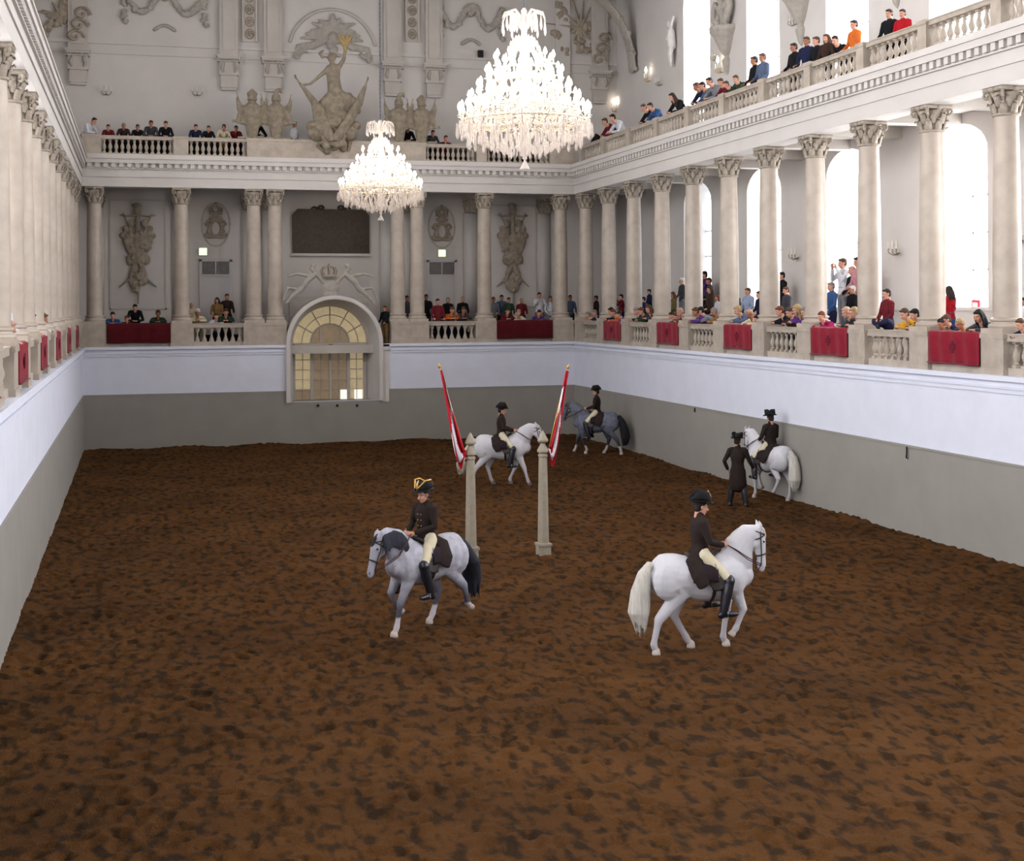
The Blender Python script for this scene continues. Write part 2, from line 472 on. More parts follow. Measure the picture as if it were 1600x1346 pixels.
WY = [-5.71 - 5.31 * k for k in range(10)]
wn = 1
for s in (1, -1):
    P = (lambda u, d, z: V((18 + DEP + d, u, z))) if s > 0 else (lambda u, d, z: V((-DEP - d, u, z)))
    mb = MB()
    arch_wall(mb, P, L0, DEP, ZL - .3, ZA + .3, [(y, 1.22, 4.95, 8.55, .75) for y in WY if y > L0 + 2], .9)
    arch_wall(mb, P, L0, DEP, ZA + .3, 17.6, [(y, 1.18, 11.1, 15.6, 1.1) for y in WY if y > L0 + 2], .9)
    struct('wall_outer_' + SN[s], mb, STUCCO)
    for k, y in enumerate(WY):
        if y < L0 + 2: continue
        window(wn, P, y, 1.22, 4.95, 8.55, .75, .89, DAYLOW[k] if k < 3 else DAYFULL); wn += 1
        window(wn, P, y, 1.18, 11.1, 15.6, 1.1, .89, DAYHIGH[k] if k < 3 else DAYFULL); wn += 1
    # dado rail along the gallery wall
    mb = MB(); side(mb, s, 18 + DEP - .05, 18 + DEP + .02, L0, DEP, 4.86, 4.93)
    struct('trim_dado_' + SN[s], mb, STUCCO)
mb = MB(); mb.box(-DEP, 18 + DEP, DEP, DEP + .4, ZL - .3, 17.6)
struct('wall_gallery_back', mb, STUCCO)
mb = MB(); mb.box(-DEP - .5, 18 + DEP + .5, L0, DEP + .4, 17.5, 17.8)
struct('ceiling', mb, STUCCO)

# ---- columns
def capital():
    mb = MB()
    mb.lathe([(.245, 0), (.275, .02), (.275, .05), (.24, .07), (.245, .3), (.3, .47)], n=20)
    ab = .36
    pts = []
    for i in range(4):
        a = PI / 4 + i * PI / 2
        pts += [(ab * 1.22 * math.cos(a - .1), ab * 1.22 * math.sin(a - .1)), (ab * 1.22 * math.cos(a + .1), ab * 1.22 * math.sin(a + .1)), (ab * .86 * math.cos(a + PI / 4), ab * .86 * math.sin(a + PI / 4))]
    mb.prism(pts, (0, 0, .5), (1, 0, 0), (0, 1, 0), (0, 0, .08))
    for row, (n, z, h, r) in enumerate(((8, .07, .2, .25), (8, .2, .22, .262))):
        for i in range(n):
            a = 2 * PI * (i + .5 * row) / n; c, s_ = math.cos(a), math.sin(a)
            P3 = [(r, z), (r + .03, z + h * .5), (r + .05, z + h * .85), (r + .095, z + h), (r + .11, z + h * .85)]
            mb.sweep([(p * c, p * s_, q) for p, q in P3], [(.03, .085), (.03, .08), (.025, .065), (.02, .05), (.015, .03)], 6, side=V((c, s_, .01)))
    for i in range(4):
        a = PI / 4 + i * PI / 2; c, s_ = math.cos(a), math.sin(a)
        pts = []
        for k in range(9):
            t = k / 8 * 1.9 * PI; rr = .085 * (1 - k / 11)
            pts.append(((.36 + rr * math.sin(t)) * c, (.36 + rr * math.sin(t)) * s_, .43 + rr * math.cos(t)))
        mb.sweep(pts, [.03] * 9, 6)
        mb.sweep([(.25 * c, .25 * s_, .25), (.3 * c, .3 * s_, .4), (.36 * c, .36 * s_, .5)], [.03, .035, .035], 6)
        a += PI / 4
        mb.ball((.3 * math.cos(a), .3 * math.sin(a), .52), .06, 8)
    return mb.mesh('capital', CAPST, True)
CAP = capital()
_b = MB(); _b.box(-.36, .36, -.36, .36, 0, .1)
_b.lathe([(.35, .1), (.365, .14), (.35, .18), (.31, .19), (.3, .23), (.33, .25), (.33, .28), (.275, .31)], n=24)
BASE = _b.mesh('column_base', COLST, True); BASE.set_sharp_from_angle(angle=R(40))
SH = ZA - .58 - (ZP + .31)
SHAFT = MB().lathe([(.275, 0), (.275, SH * .33), (.262, SH * .66), (.236, SH * .97), (.236, SH)], n=28).mesh('column_shaft', COLST, True)
SHAFT.set_sharp_from_angle(angle=R(40))
_p = MB(); _p.box(-.3, .3, -.12, .0, 0, .1)
_p.box(-.26, .26, -.1, .0, .1, SH + .31)
PILSH = _p.mesh('pilaster_shaft', STUCCO)

def column(x, y, label, group):
    t = empty('column', (x, y, ZP), 0, label, 'column', group)
    link('column_base', BASE, t); link('column_shaft', SHAFT, t, (0, 0, .31)); link('capital', CAP, t, (0, 0, ZA - .58 - ZP))
    return t
for s in (1, -1):
    for k, y in enumerate(CY):
        if k > 13: break
        column(9 + s * 9.35, y, 'beige marble column with leafy capital, %s from the back corner along %s gallery' % (ORD[k], SN[s]), 'columns along the %s gallery' % SN[s])
for k, x in enumerate(CX):
    column(x, .35, 'beige marble column with leafy capital, %s from the left on the end gallery' % ORD[k], 'columns of the end gallery')

# pilasters against the gallery walls
def pilaster(loc, rz, label, group):
    t = empty('pilaster', loc, rz, label, 'pilaster', group)
    link('pilaster_shaft', PILSH, t)
    c = link('capital', CAP, t, (0, -.21, ZA - .58 - ZP)); c.scale = (.95, .45, 1)
for k, x in enumerate(CX):
    pilaster((x, DEP, ZP), 0, 'flat pilaster on the end wall behind the %s column from the left' % ORD[k], 'pilasters of the end gallery')

# ---- pedestals and balustrades
def pedestal(x0, x1, y0, y1, z0, z1, label, group, m=STONE):
    mb = MB()
    mb.box(x0, x1, y0, y1, z0, z1)
    o = .02
    mb.box(x0 - o, x1 + o, y0 - o, y1 + o, z1 - .1, z1 - .0); mb.box(x0 - o, x1 + o, y0 - o, y1 + o, z0, z0 + .12)
    return tag(mb.build('pedestal', m), label, 'pedestal', group)

def baluster(h):
    mb = MB(); a = .06
    mb.box(-a, a, -a, a, 0, h * .1); mb.box(-a, a, -a, a, h * .92, h)
    mb.lathe([(.042, h * .1), (.054, h * .16), (.034, h * .22), (.055, h * .3), (.074, h * .42), (.06, h * .56), (.036, h * .7), (.032, h * .78), (.048, h * .83), (.038, h * .88), (.05, h * .92)], n=12)
    me = mb.mesh('baluster', STONE, True); me.set_sharp_from_angle(angle=R(50)); return me
BALL, BALU = baluster(.5), baluster(.42)
def balustrade(p0, p1, z0, z1, n, label, group, me, depth=.22, plinth=.16, rail=.12):
    """runs from p0 to p1 (xy); rail on n balusters on a plinth"""
    p0, p1 = V((*p0, 0)), V((*p1, 0)); d = p1 - p0; L = d.length
    t = empty('balustrade', (p0.x, p0.y, z0), math.atan2(d.y, d.x), label, 'balustrade', group)
    MB().box(0, L, -depth / 2, depth / 2, 0, plinth).build('plinth', STONE, t)
    r = MB(); r.box(0, L, -depth / 2 - .02, depth / 2 + .02, z1 - z0 - rail, z1 - z0 - .03); r.box(0, L, -depth / 2 - .04, depth / 2 + .04, z1 - z0 - .03, z1 - z0)
    r.build('rail', STONE, t)
    h = z1 - z0 - rail - plinth
    for i in range(n):
        b = link('baluster', me, t, (L * (i + .5) / n, 0, plinth)); b.scale.z = h / me['h']
    return t
BALL['h'] = .5; BALU['h'] = .42

def drape(p0, p1, nrm, z0, z1, label, group, m, emblem=True):
    """velvet cloth hung over the parapet rail, facing nrm"""
    p0, p1, nrm = V((*p0, 0)), V((*p1, 0)), V((*nrm, 0)); d = p1 - p0; L = d.length; u = d / L
    mb = MB(); n = 40; rows = [(-.3, z1 + .02), (-.02, z1 + .025), (.03, z1 - .01), (.04, z1 - .2), (.045, (z0 + z1) / 2), (.05, z0 + .12), (.055, z0)]
    vs = []; fs = []
    for th in (0, .018):
        for o, z in rows:
            for i in range(n + 1):
                t = i / n
                wv = .012 * math.sin(t * 26 + z * 3) * (1 if o > 0 else 0)
                dz = -.012 * math.sin(t * PI * 3) if z == z0 else 0
                vs.append(p0 + u * (L * t) + nrm * (o + wv - th) + V((0, 0, z + dz - (th if o < 0 else 0))))
    K = len(rows); S = K * (n + 1)
    for j in range(K - 1):
        for i in range(n):
            a = j * (n + 1) + i; b = a + 1; c = b + n + 1; e = a + n + 1
            fs += [(a, b, c, e), (S + a, S + e, S + c, S + b)]
    for i in range(n):
        a = (K - 1) * (n + 1) + i; fs.append((a, a + 1, S + a + 1, S + a)); fs.append((i, S + i, S + i + 1, i + 1))
    for j in range(K - 1):
        for i in (0, n):
            a = j * (n + 1) + i; e = a + n + 1; fs.append((a, e, S + e, S + a) if i == 0 else (a, S + a, S + e, e))
    mb.add(vs, fs)
    t = empty('drape', (0, 0, 0), 0, label, 'drape', group)
    t.location = (p0.x, p0.y, z0)
    mb.T = None
    mb.v = [(a - p0.x, b - p0.y, c - z0) for a, b, c in mb.v]
    mb.build('cloth', m, t, True)
    hm = MB(); c0 = nrm * .07
    hm.sweep([c0 + V((0, 0, .015)), c0 + u * L + V((0, 0, .015))], [.012, .012], 6); hm.build('hem_cord', m, t, True)
    if emblem:
        e = MB(); z = (z1 - z0) * .5
        o = u * (L / 2) + nrm * .062 + V((0, 0, z))
        body = [(-.03, -.1), (.03, -.1), (.045, 0), (.1, -.03), (.12, .05), (.08, .1), (.05, .06), (.03, .12), (.045, .16), (.02, .15), (0, .11), (-.02, .15), (-.045, .16), (-.03, .12), (-.05, .06), (-.08, .1), (-.12, .05), (-.1, -.03), (-.045, 0)]
        e.prism(body, o, u, V((0, 0, 1)), nrm * .006)
        e.build('embroidered_emblem', EMBL, t)
    return t

for s in (1, -1):
    fx = lambda a: a if s > 0 else 18 - a
    for k, y in enumerate(CY):
        if k > 13: break
        a, b = sorted((fx(18.0), fx(18.7)))
        lo = .37
        pedestal(a, b, y - lo, min(y + lo, -.02), ZL, ZP, 'beige stone pedestal under the %s column of the %s gallery' % (ORD[k], SN[s]), 'pedestals of the %s gallery' % SN[s])
        a, b = sorted((fx(18.12), fx(18.5)))
        pedestal(a, b, y - .17, min(y + .17, -.0), ZC - .12, ZU + .02, 'stone pier of the upper %s balustrade above the %s column' % (SN[s], ORD[k]), 'piers of the upper %s balustrade' % SN[s])
        y2 = y - 2.655
        if k > 12: continue
        nm = ORD[k]
        xb = fx(18.2)
        if k % 2:
            # parapet under the cloth
            pp = balustrade((xb, y - lo), (xb, y2 + lo), ZL, ZP - .02, 0, 'stone parapet rail under the red drape in the %s bay of the %s gallery' % (nm, SN[s]), 'parapets of the %s gallery' % SN[s], BALL)
            MB().box(0, 2.655 - 2 * lo, -.05, .05, .16, .7).build('panel', STONE, pp)
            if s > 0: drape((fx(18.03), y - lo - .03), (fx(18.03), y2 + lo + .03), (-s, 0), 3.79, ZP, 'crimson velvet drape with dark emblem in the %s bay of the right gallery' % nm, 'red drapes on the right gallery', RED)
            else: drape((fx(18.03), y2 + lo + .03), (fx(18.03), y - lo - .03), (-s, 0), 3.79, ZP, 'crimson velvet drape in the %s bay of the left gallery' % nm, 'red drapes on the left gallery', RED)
        else:
            balustrade((xb, y - lo), (xb, y2 + lo), ZL, ZP, 7, 'stone balustrade in the %s bay from the back of the %s gallery' % (nm, SN[s]), 'balustrades of the %s gallery' % SN[s], BALL, plinth=.15, rail=.15)
        balustrade((fx(18.3), y - .17), (fx(18.3), y2 + .17), ZC - .05, ZU, 9, 'upper stone balustrade above the %s bay of the %s gallery' % (nm, SN[s]), 'upper balustrades of the %s gallery' % SN[s], BALU, .2, .12, .12)

# end wall parapets
g = 'pedestals of the end gallery'
pedestal(0, .8, 0, .7, ZL, ZP, 'stone pedestal in the left corner of the end gallery', g)
pedestal(2.98, 3.78, 0, .7, ZL, ZP, 'stone pedestal between the wine red drape and balustrade, end gallery left', g)
pedestal(5.52, 7.06, 0, .7, ZL, ZP, 'long stone pedestal left of the arched doorway', g)
pedestal(10.9, 12.33, 0, .7, ZL, ZP, 'long stone pedestal right of the arched doorway', g)
pedestal(14.12, 14.92, 0, .7, ZL, ZP, 'stone pedestal between balustrade and wine red drape, end gallery right', g)
pedestal(17.12, 17.97, 0, .7, ZL, ZP, 'stone pedestal in the right corner of the end gallery', g)
def oval_panel():
    mb = MB()
    mb.box(-.09, .09, -.05, .05, 0, .05); mb.box(-.09, .09, -.05, .05, .45, .5)
    mb.lathe([(.085, .05), (.075, .1), (.04, .19), (.032, .25), (.04, .31), (.075, .4), (.085, .45)], n=12)
    me = mb.mesh('baluster', STONE, True); me.set_sharp_from_angle(angle=R(50)); me['h'] = .5; return me
BALW = oval_panel()
for a, b, w_ in ((3.78, 5.52, 'left'), (12.33, 14.12, 'right')):
    balustrade((a, .2), (b, .2), ZL, ZP, 7, 'stone balustrade with oval gaps on the end gallery, %s of the doorway' % w_, 'balustrades of the end gallery', BALW, plinth=.14, rail=.16)
for a, b, w_ in ((.8, 2.98, 'left'), (14.92, 17.12, 'right')):
    pp = balustrade((a, .2), (b, .2), ZL, ZP - .02, 0, 'stone parapet under the wine red drape, end gallery %s' % w_, 'parapets of the end gallery', BALL)
    MB().box(0, b - a, -.05, .05, .16, .7).build('panel', STONE, pp)
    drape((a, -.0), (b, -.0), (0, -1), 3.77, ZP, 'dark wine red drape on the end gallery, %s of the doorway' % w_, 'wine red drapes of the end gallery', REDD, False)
g = 'upper end piers'
for a, b, l_ in ((0, .64, 'solid stone pier in the upper left corner above the end wall'), (3.11, 3.63, 'stone pier between the two upper left balustrades'), (5.68, 12.26, 'long solid parapet under the trophy sculptures'), (14.21, 14.6, 'stone pier between the two upper right balustrades'), (17.1, 18.1, 'solid stone pier in the upper right corner')):
    pedestal(a, b, .12, .5, ZC - .12, ZU + .02, l_, 'upper piers of the end gallery')
for a, b, n, l_ in ((.64, 3.11, 12, 'leftmost'), (3.63, 5.68, 10, 'second from left'), (12.26, 14.21, 10, 'third from left'), (14.6, 17.1, 12, 'rightmost')):
    balustrade((a, .3), (b, .3), ZC - .05, ZU, n, 'upper stone balustrade above the end wall, %s of four' % l_, 'upper balustrades of the end gallery', BALU, .2, .12, .12)

# dark benches behind the end balustrades
BENCHM = mat('dark_stained_bench_wood', srgb(44, 32, 28), .6, .25, 9)
def bench(x0, x1, y, z, h, label):
    t = empty('bench', ((x0 + x1) / 2, y, z), 0, label, 'bench', 'dark benches of the end galleries'); W = (x1 - x0) / 2
    MB().box(-W, W, 0, .36, .38, .42).build('seat', BENCHM, t)
    MB().box(-W, W, .36, .4, .0, h).build('backrest', BENCHM, t)
    for a in (-W + .05, 0, W - .05): MB().box(a - .03, a + .03, .02, .36, 0, .38).build('leg', BENCHM, t)
for a, b, l_ in ((.66, 3.09, 'leftmost'), (3.65, 5.66, 'second'), (12.28, 14.19, 'third'), (14.62, 17.0, 'rightmost')):
    bench(a, b, 1.2, ZC - .12, .95, 'dark wooden bench behind the %s upper end balustrade%s' % (l_, '' if 'most' in l_ else ' from left'))
for a, b, l_ in ((.82, 2.96, 'behind the left wine red drape'), (3.8, 5.5, 'behind the oval balustrade left of the doorway'), (12.35, 14.1, 'behind the oval balustrade right of the doorway'), (14.94, 17.1, 'behind the right wine red drape')):
    bench(a, b, .9, ZL - .04, .42, 'low dark wooden bench ' + l_)

# ---- arched doorway
ZS = 3.66   # spring of the arch
def ring(mb, y0, y1, r0, r1, cx, z, rd0=None, rd1=None, n=28, legs=None):
    """splayed arch band: outer radius r0 and inner r1 on front y0, running to y1"""
    pr = []
    for (r, y) in ((r0, y1), (r0, y0), (r1, y0), (rd1 if rd1 else r1, y1)):
        pts = [(cx + r, y, legs if legs is not None else z)]
        pts += [(cx + r * math.cos(PI * i / n), y, z + r * math.sin(PI * i / n)) for i in range(n + 1)]
        pts += [(cx - r, y, legs if legs is not None else z)]
        pr.append(pts)
    k = len(pr[0]); vs = [p for q in pr for p in q]; fs = []
    for j in range(3):
        for i in range(k - 1): fs.append((j * k + i, j * k + i + 1, (j + 1) * k + i + 1, (j + 1) * k + i))
    mb.add(vs, fs)
d3 = empty('door_3', (AX, 0, 1.55)); d3['kind'] = 'structure'
def dpart(name, mb, m, sm=False, par=None):
    mb.v = [(a - AX, b, c - 1.55) for a, b, c in mb.v]
    return mb.build(name, m, par or d3, sm, 40 if sm else None)
mb = MB(); ring(mb, -.12, 1.3, AR, 1.62, AX, ZS, rd1=1.36, legs=1.55)
ring(mb, -.16, .1, AR + .03, AR - .1, AX, ZS, legs=1.55)
dpart('arched_surround', mb, STUCCO, True)
mb = MB(); mb.box(AX + AR, AX + AR + .26, -.06, .3, 1.5, 3.62); mb.box(AX + AR, AX + AR + .27, -.1, .3, 3.4, 3.62)
dpart('side_pier', mb, STUCCO)
GY = 1.25
mb = MB()
mb.box(AX - 1.36, AX + 1.36, GY - .12, GY + .12, 3.42, 3.66)   # transom
mb.box(AX - 1.36, AX + 1.36, GY - .16, GY + .1, 3.60, 3.66)
for x in (-1.36, -.68, 0, .68, 1.3): mb.box(AX + x - (.06 if x else .04), AX + x + (.06 if x else .04), GY - .07, GY + .07, 1.5, 3.45)
for i in range(7):
    a = PI * i / 6
    c, s_ = math.cos(a), math.sin(a)
    if 0 < i < 6: mb.sweep([(AX + .72 * c, GY, ZS + .72 * s_), (AX + 1.34 * c, GY, ZS + 1.34 * s_)], [.022, .022], 4)
for r in (.72, 1.05):
    mb.sweep([(AX + r * math.cos(PI * i / 24), GY, ZS + r * math.sin(PI * i / 24)) for i in range(25)], [.03 if r < 1 else .018] * 25, 6)
for i in (1, 2): 
    for sg in (-1, 1): mb.box(AX + sg * .36 * i - .02, AX + sg * .36 * i + .02, GY - .04, GY + .04, ZS, ZS + math.sqrt(.72 ** 2 - min(.7, .36 * i) ** 2))
for x0, x1 in ((-1.3, -.74), (-.62, -.04), (.04, .62), (.74, 1.24)):
    for z in (1.93, 2.3, 2.67, 3.04): mb.box(AX + x0, AX + x1, GY - .03, GY + .03, z - .014, z + .014)
    c = (x0 + x1) / 2; mb.box(AX + c - .012, AX + c + .012, GY - .03, GY + .03, 1.55, 3.42)
dpart('glazing_bars', mb, STUCCO2)
mb = MB(); mb.add([(AX + 1.4 * math.cos(PI * i / 24), GY + .05, ZS + 1.4 * math.sin(PI * i / 24)) for i in range(25)], [tuple(range(24, -1, -1))])
dpart('fanlight_glass', mb, WARMG)
mb = MB(); mb.box(AX - .7, AX + .7, GY + .02, GY + .045, ZS, ZS + .2); mb.add([(AX + .7 * math.cos(PI * i / 16), GY + .03, ZS + .7 * math.sin(PI * i / 16)) for i in range(17)], [tuple(range(16, -1, -1))]); dpart('fanlight_panel', mb, WARMG2)
mb = MB(); mb.box(AX - 1.36, AX - .68, GY + .05, GY + .07, 1.95, 3.45); mb.box(AX + .68, AX + 1.36, GY + .05, GY + .07, 1.55, 3.45)
dpart('lit_side_panes', mb, WARMG)
mb = MB(); mb.box(AX - .68, AX + .68, GY + .05, GY + .07, 1.55, 3.45); mb.box(AX - 1.36, AX - .68, GY + .05, GY + .07, 1.5, 1.95)
dpart('centre_panes', mb, WARMG2)
for px0, px1 in ((532, 545), (554, 566)):  # glowing squares stand in for window reflections on the door glass
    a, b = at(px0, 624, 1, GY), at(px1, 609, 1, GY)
    mb = MB(); mb.box(a.x, b.x, GY - .02, GY + .04, a.z, b.z); dpart('painted_glass_reflection', mb, mat('glowing_reflection', srgb(240, 240, 235), .3, .02, 5, emit=srgb(250, 248, 240), es=.8))
mb = MB(); mb.box(AX - 1.5, AX + 1.5, GY + .1, GY + .2, 1.4, 5.4); dpart('back_panel', mb, STUCCO2)
mb = MB(); mb.box(AX - 1.5, AX + 1.5, .0, GY + .1, 1.4, 1.54); dpart('door_sill', mb, GREY)
mb = MB(); mb.box(AX - .1, AX + .1, GY - .3, GY - .16, 3.42, 3.62, taper=.02)
tag(mb.build('lamp', mat('dark_green_lamp', srgb(30, 70, 58), .4)), 'small dark green lamp box on the doorway transom', 'lamp')
for i, x in enumerate((497, 527, 558)):
    p = at(x, 634, 1, -.06)
    k = MB().ball((0, 0, 0), (.05, .04, .05), 10); k.sweep([(0, 0, 0), (0, .06, 0)], [.02, .02], 6)
    o = k.build('knob', BLACK, None, True); o.location = p
    tag(o, 'small black knob on grey board below doorway, %s of three' % ('leftmost', 'middle', 'rightmost')[i], 'knob', 'black knobs under the doorway')
p = at(1418, 708, 0, 17.94)
o = MB().sweep([(0, 0, -.12), (-.03, 0, -.1), (-.02, 0, 0), (-.02, 0, .12)], [.015, .02, .018, .02], 6).build('wall_hook', BLACK, None, True); o.location = p
tag(o, 'short black vertical hook on the grey board of the right wall', 'hook')
p = at(1086, 641, 0, 17.94)
o = MB().sweep([(0, 0, -.05), (-.02, 0, 0), (0, 0, .05)], [.02, .025, .02], 6).build('door_stop', BLACK, None, True); o.location = p
tag(o, 'tiny black knob on the right wall above the grey board edge', 'knob')

# doors behind the end gallery
for n, (px, side_) in enumerate(((337, 'left'), (690, 'right'))):
    c = at(px, 440, 1, DEP)
    t = empty('door_%d' % (n + 1), (c.x, DEP, ZL + .2)); t['kind'] = 'structure'
    mb = MB(); mb.box(-.6, -.5, -.08, 0, 0, 2.98); mb.box(.5, .6, -.08, 0, 0, 2.98); mb.box(-.6, .6, -.08, 0, 2.9, 3.02); mb.box(-.5, .5, -.07, 0, 2.34, 2.42); mb.box(-.02, .02, -.07, 0, 2.42, 2.9)
    mb.build('door_frame', WOODW, t)
    MB().box(-.5, .5, -.04, -.01, 0, 2.34).build('door_leaf', WOODW, t)
    for sg in (-1, 1): MB().box(min(.02 * sg, .5 * sg), max(.02 * sg, .5 * sg), -.035, -.015, 2.42, 2.9).build('transom_pane', PANEG, t)
    e = at(317 if n == 0 else 690, 393.5 if n == 0 else 396, 1, DEP)
    s_ = empty('exit_sign', (e.x, DEP - .03, e.z), 0, 'lit square green exit sign above the %s gallery door' % side_, 'exit sign', 'lit exit signs')
    MB().box(-.16, .16, -.05, .03, -.15, .15).build('housing', WOODW, s_)
    MB().box(-.14, .14, -.07, -.05, -.13, .13).build('lit_face', EXITG, s_)
# dark plaque over the doorway
c = at(516, 396, 1, DEP - .1)
a, b = at(457, 396, 1, DEP - .1), at(577, 330, 1, DEP - .1)
W2, H2 = (b.x - a.x) / 2, b.z - a.z + .05
t = empty('plaque', ((a.x + b.x) / 2, DEP - .02, a.z), 0, 'large dark bronze plaque with cut upper corners above the arched doorway', 'plaque')
mb = MB().prism([(-W2, 0), (W2, 0), (W2, H2 - .22), (W2 - .2, H2), (-W2 + .2, H2), (-W2, H2 - .22)], (0, 0, 0), (1, 0, 0), (0, 0, 1), (0, -.1, 0)); mb.build('panel', PLAQ, t)
mb = MB()
for sg in (-1, 1):
    mb.sweep([(sg * (.18 + .1 * math.cos(q * .8)) + sg * .2, -.08, H2 + .06 + .07 * math.sin(q * .8)) for q in range(8)], [.045] * 8, 8)
    mb.sweep([(sg * .5, -.08, H2 + .02), (sg * .66, -.08, H2 + .08), (sg * .75, -.08, H2 + .02)], [.05, .04, .03], 8)
mb.build('scroll_ornament', PLAQ, t, True)
MB().box(-W2 - .08, W2 + .08, -.12, 0, -.1, -.0).build('ledge', STUCCO, t)
p = at(750, 85, 1, DEP); o = MB().box(-.1, .1, -.16, 0, -.14, .14).build('loudspeaker', BLACK); o.location = (p.x, DEP, p.z)
tag(o, 'small black loudspeaker high on the end wall left of the near chandelier', 'loudspeaker')
p = at(1525, 478, 0, 18 + DEP + .3); o = MB().box(-.02, .02, -.16, .16, -.14, .14).build('wall_sign', PINK); o.location = p
MB().box(-.03, -.02, -.1, .1, -.08, .08).build('sign_face', CANDLE, o)
tag(o, 'small red bordered white sign by the nearest bright gallery window', 'sign')
# ================================================================ chandeliers
def prism_mesh(L, r=.022):
    mb = MB(); mb.lathe([(.004, 0), (r * .55, -L * .12), (r * .5, -L * .3), (r, -L * .72), (r * .7, -L * .9), (.003, -L)], n=6)
    return mb.mesh('crystal_drop', CRYS, False)
DROP = prism_mesh(.2, .026); 
_c = MB(); _c.lathe([(.05, -.03), (.03, -.0), (.012, .01), (.012, .03)], n=8); _c.m = 0
CUP = _c
def candle_mesh():
    mb = MB(); mb.lathe([(.045, 0), (.05, .012), (.016, .02), (.014, .13), (.004, .135)], n=8); return mb.mesh('candle', CANDLE, True)
def flame_mesh():
    mb = MB(); mb.lathe([(.004, 0), (.016, .02), (.02, .04), (.012, .075), (.002, .1)], n=8); return mb.mesh('flame', FLAME, True)
CANM, FLM = candle_mesh(), flame_mesh()
def chandelier(y, label, chain_top=17.5):
    t = empty('chandelier', (9, y, 7.64), 0, label, 'chandelier', 'crystal chandeliers')
    # heights measured from the lowest tip
    tiers = [(1.24, 1.0, 30), (1.05, 1.23, 24), (.88, 1.46, 18), (.72, 1.73, 14), (.56, 1.99, 10)]
    st = MB(); st.lathe([(.01, .18), (.05, .2), (.03, .28), (.12, .34), (.2, .42), (.1, .5), (.08, .9), (.14, 1.0), (.08, 1.1), (.07, 1.5), (.12, 1.6), (.06, 1.7), (.06, 2.2), (.13, 2.3), (.09, 2.45), (.05, 2.6), (.09, 2.75), (.1, 2.85), (.05, 2.95), (.06, 3.02), (.02, 3.08)], n=14)
    st.build('glass_stem', CRYS, t, True)
    bell = MB(); bell.lathe([(.015, .2), (.02, .16), (.05, .1), (.09, .02), (.095, 0), (.07, .01)], n=14); bell.build('bottom_bell', CRYS, t, True)
    fr = MB()
    for r, z, n in tiers:
        fr.sweep([(r * .96 * math.cos(2 * PI * i / 32), r * .96 * math.sin(2 * PI * i / 32), z - .09) for i in range(33)], [.018] * 33, 6, caps=False)
        for i in range(n):
            a = 2 * PI * i / n; c, s_ = math.cos(a), math.sin(a)
            fr.sweep([(q * r * c, q * r * s_, z + dz) for q, dz in ((.12, -.05), (.4, -.2), (.75, -.2), (.95, -.1), (1, 0))], [.012] * 5, 5)
    for i in range(12):
        a = 2 * PI * i / 12; c, s_ = math.cos(a), math.sin(a)
        fr.sweep([(q * c, q * s_, z) for q, z in ((.1, 2.4), (.26, 2.2), (.45, 1.9), (.6, 1.65), (.85, 1.3), (1.18, .92))], [.012] * 6, 5)
    fr.build('silvered_frame', PALEB, t, True)
    nc = 0
    for r, z, n in tiers:
        for i in range(n):
            a = 2 * PI * (i + .3) / n
            c = link('candle', CANM, t, (r * math.cos(a), r * math.sin(a), z)); nc += 1
            link('flame', FLM, c, (0, 0, .12)).scale = (2.1, 2.1, 1.5)
    # crown of glass feathers and swags above
    cr = MB()
    for i in range(10):
        a = 2 * PI * i / 10; c, s_ = math.cos(a), math.sin(a)
        cr.sweep([(q * c, q * s_, z) for q, z in ((.08, 2.7), (.14, 2.92), (.26, 3.0), (.38, 2.96), (.42, 2.86))], [.02, .026, .024, .02, .012], 6)
        for q, z, l in ((.42, 2.86, .3), (.34, 2.97, .3), (.25, 2.98, .34)):
            cr.lathe([(.004, 0), (.012, -l * .4), (.026, -l * .8), (.004, -l)], (q * c, q * s_, z), 6)
        for k in range(5):
            u = k / 4; q = .16 + .2 * u; z = 2.55 - .34 * u + .06 * math.sin(u * PI)
            cr.lathe([(.006, 0), (.024, -.06), (.02, -.12), (.004, -.17)], (q * c, q * s_, z), 6)
    cr.build('glass_crown', CRYS, t, False)
    # large drops round the lowest ring, the rest as one mass
    for i in range(100):
        a = 2 * PI * i / 50; lo = i % 2
        rr = 1.29 if not lo else 1.08
        link('crystal_drop', DROP, t, (rr * math.cos(a), rr * math.sin(a), .86 - .0 * lo if not lo else .66)).scale = (1.25, 1.25, 1.35)
    cm = MB(); rr_ = random.Random(5)
    rows = []
    for r, z, n in tiers: rows += [(r * 1.0, z - .08, int(r * 52), .15, .022), (r * .9, z - .14, int(r * 40), .16, .02)]
    for k in range(9):
        r = 1.22 - .115 * k; rows.append((r, .82 - .052 * k - .02 * (k % 2), int(r * 34) + 4, .17, .026))
    for r, z, n, l, w_ in rows:
        for i in range(n):
            a = 2 * PI * (i + rr_.random() * .4) / n; l2 = l * rr_.uniform(.85, 1.2)
            cm.lathe([(.003, 0), (w_ * .6, -l2 * .15), (w_ * .5, -l2 * .35), (w_, -l2 * .72), (.003, -l2)], (r * math.cos(a), r * math.sin(a), z + rr_.uniform(-.02, .02)), 5)
    tag(cm.build('crystal_curtain', CRYS, t, False), kind='stuff')
    ch = MB(); z = 3.08
    top = chain_top - 7.64
    ch.sweep([(0, 0, 3.05), (0, 0, top)], [.022, .022], 6)
    while z < top:
        ch.ball((0, 0, z), (.03, .03, .05), 6); z += .13
    ch.build('suspension_chain', mat('grey_chain_sleeve', srgb(92, 96, 104), .6), t, True)
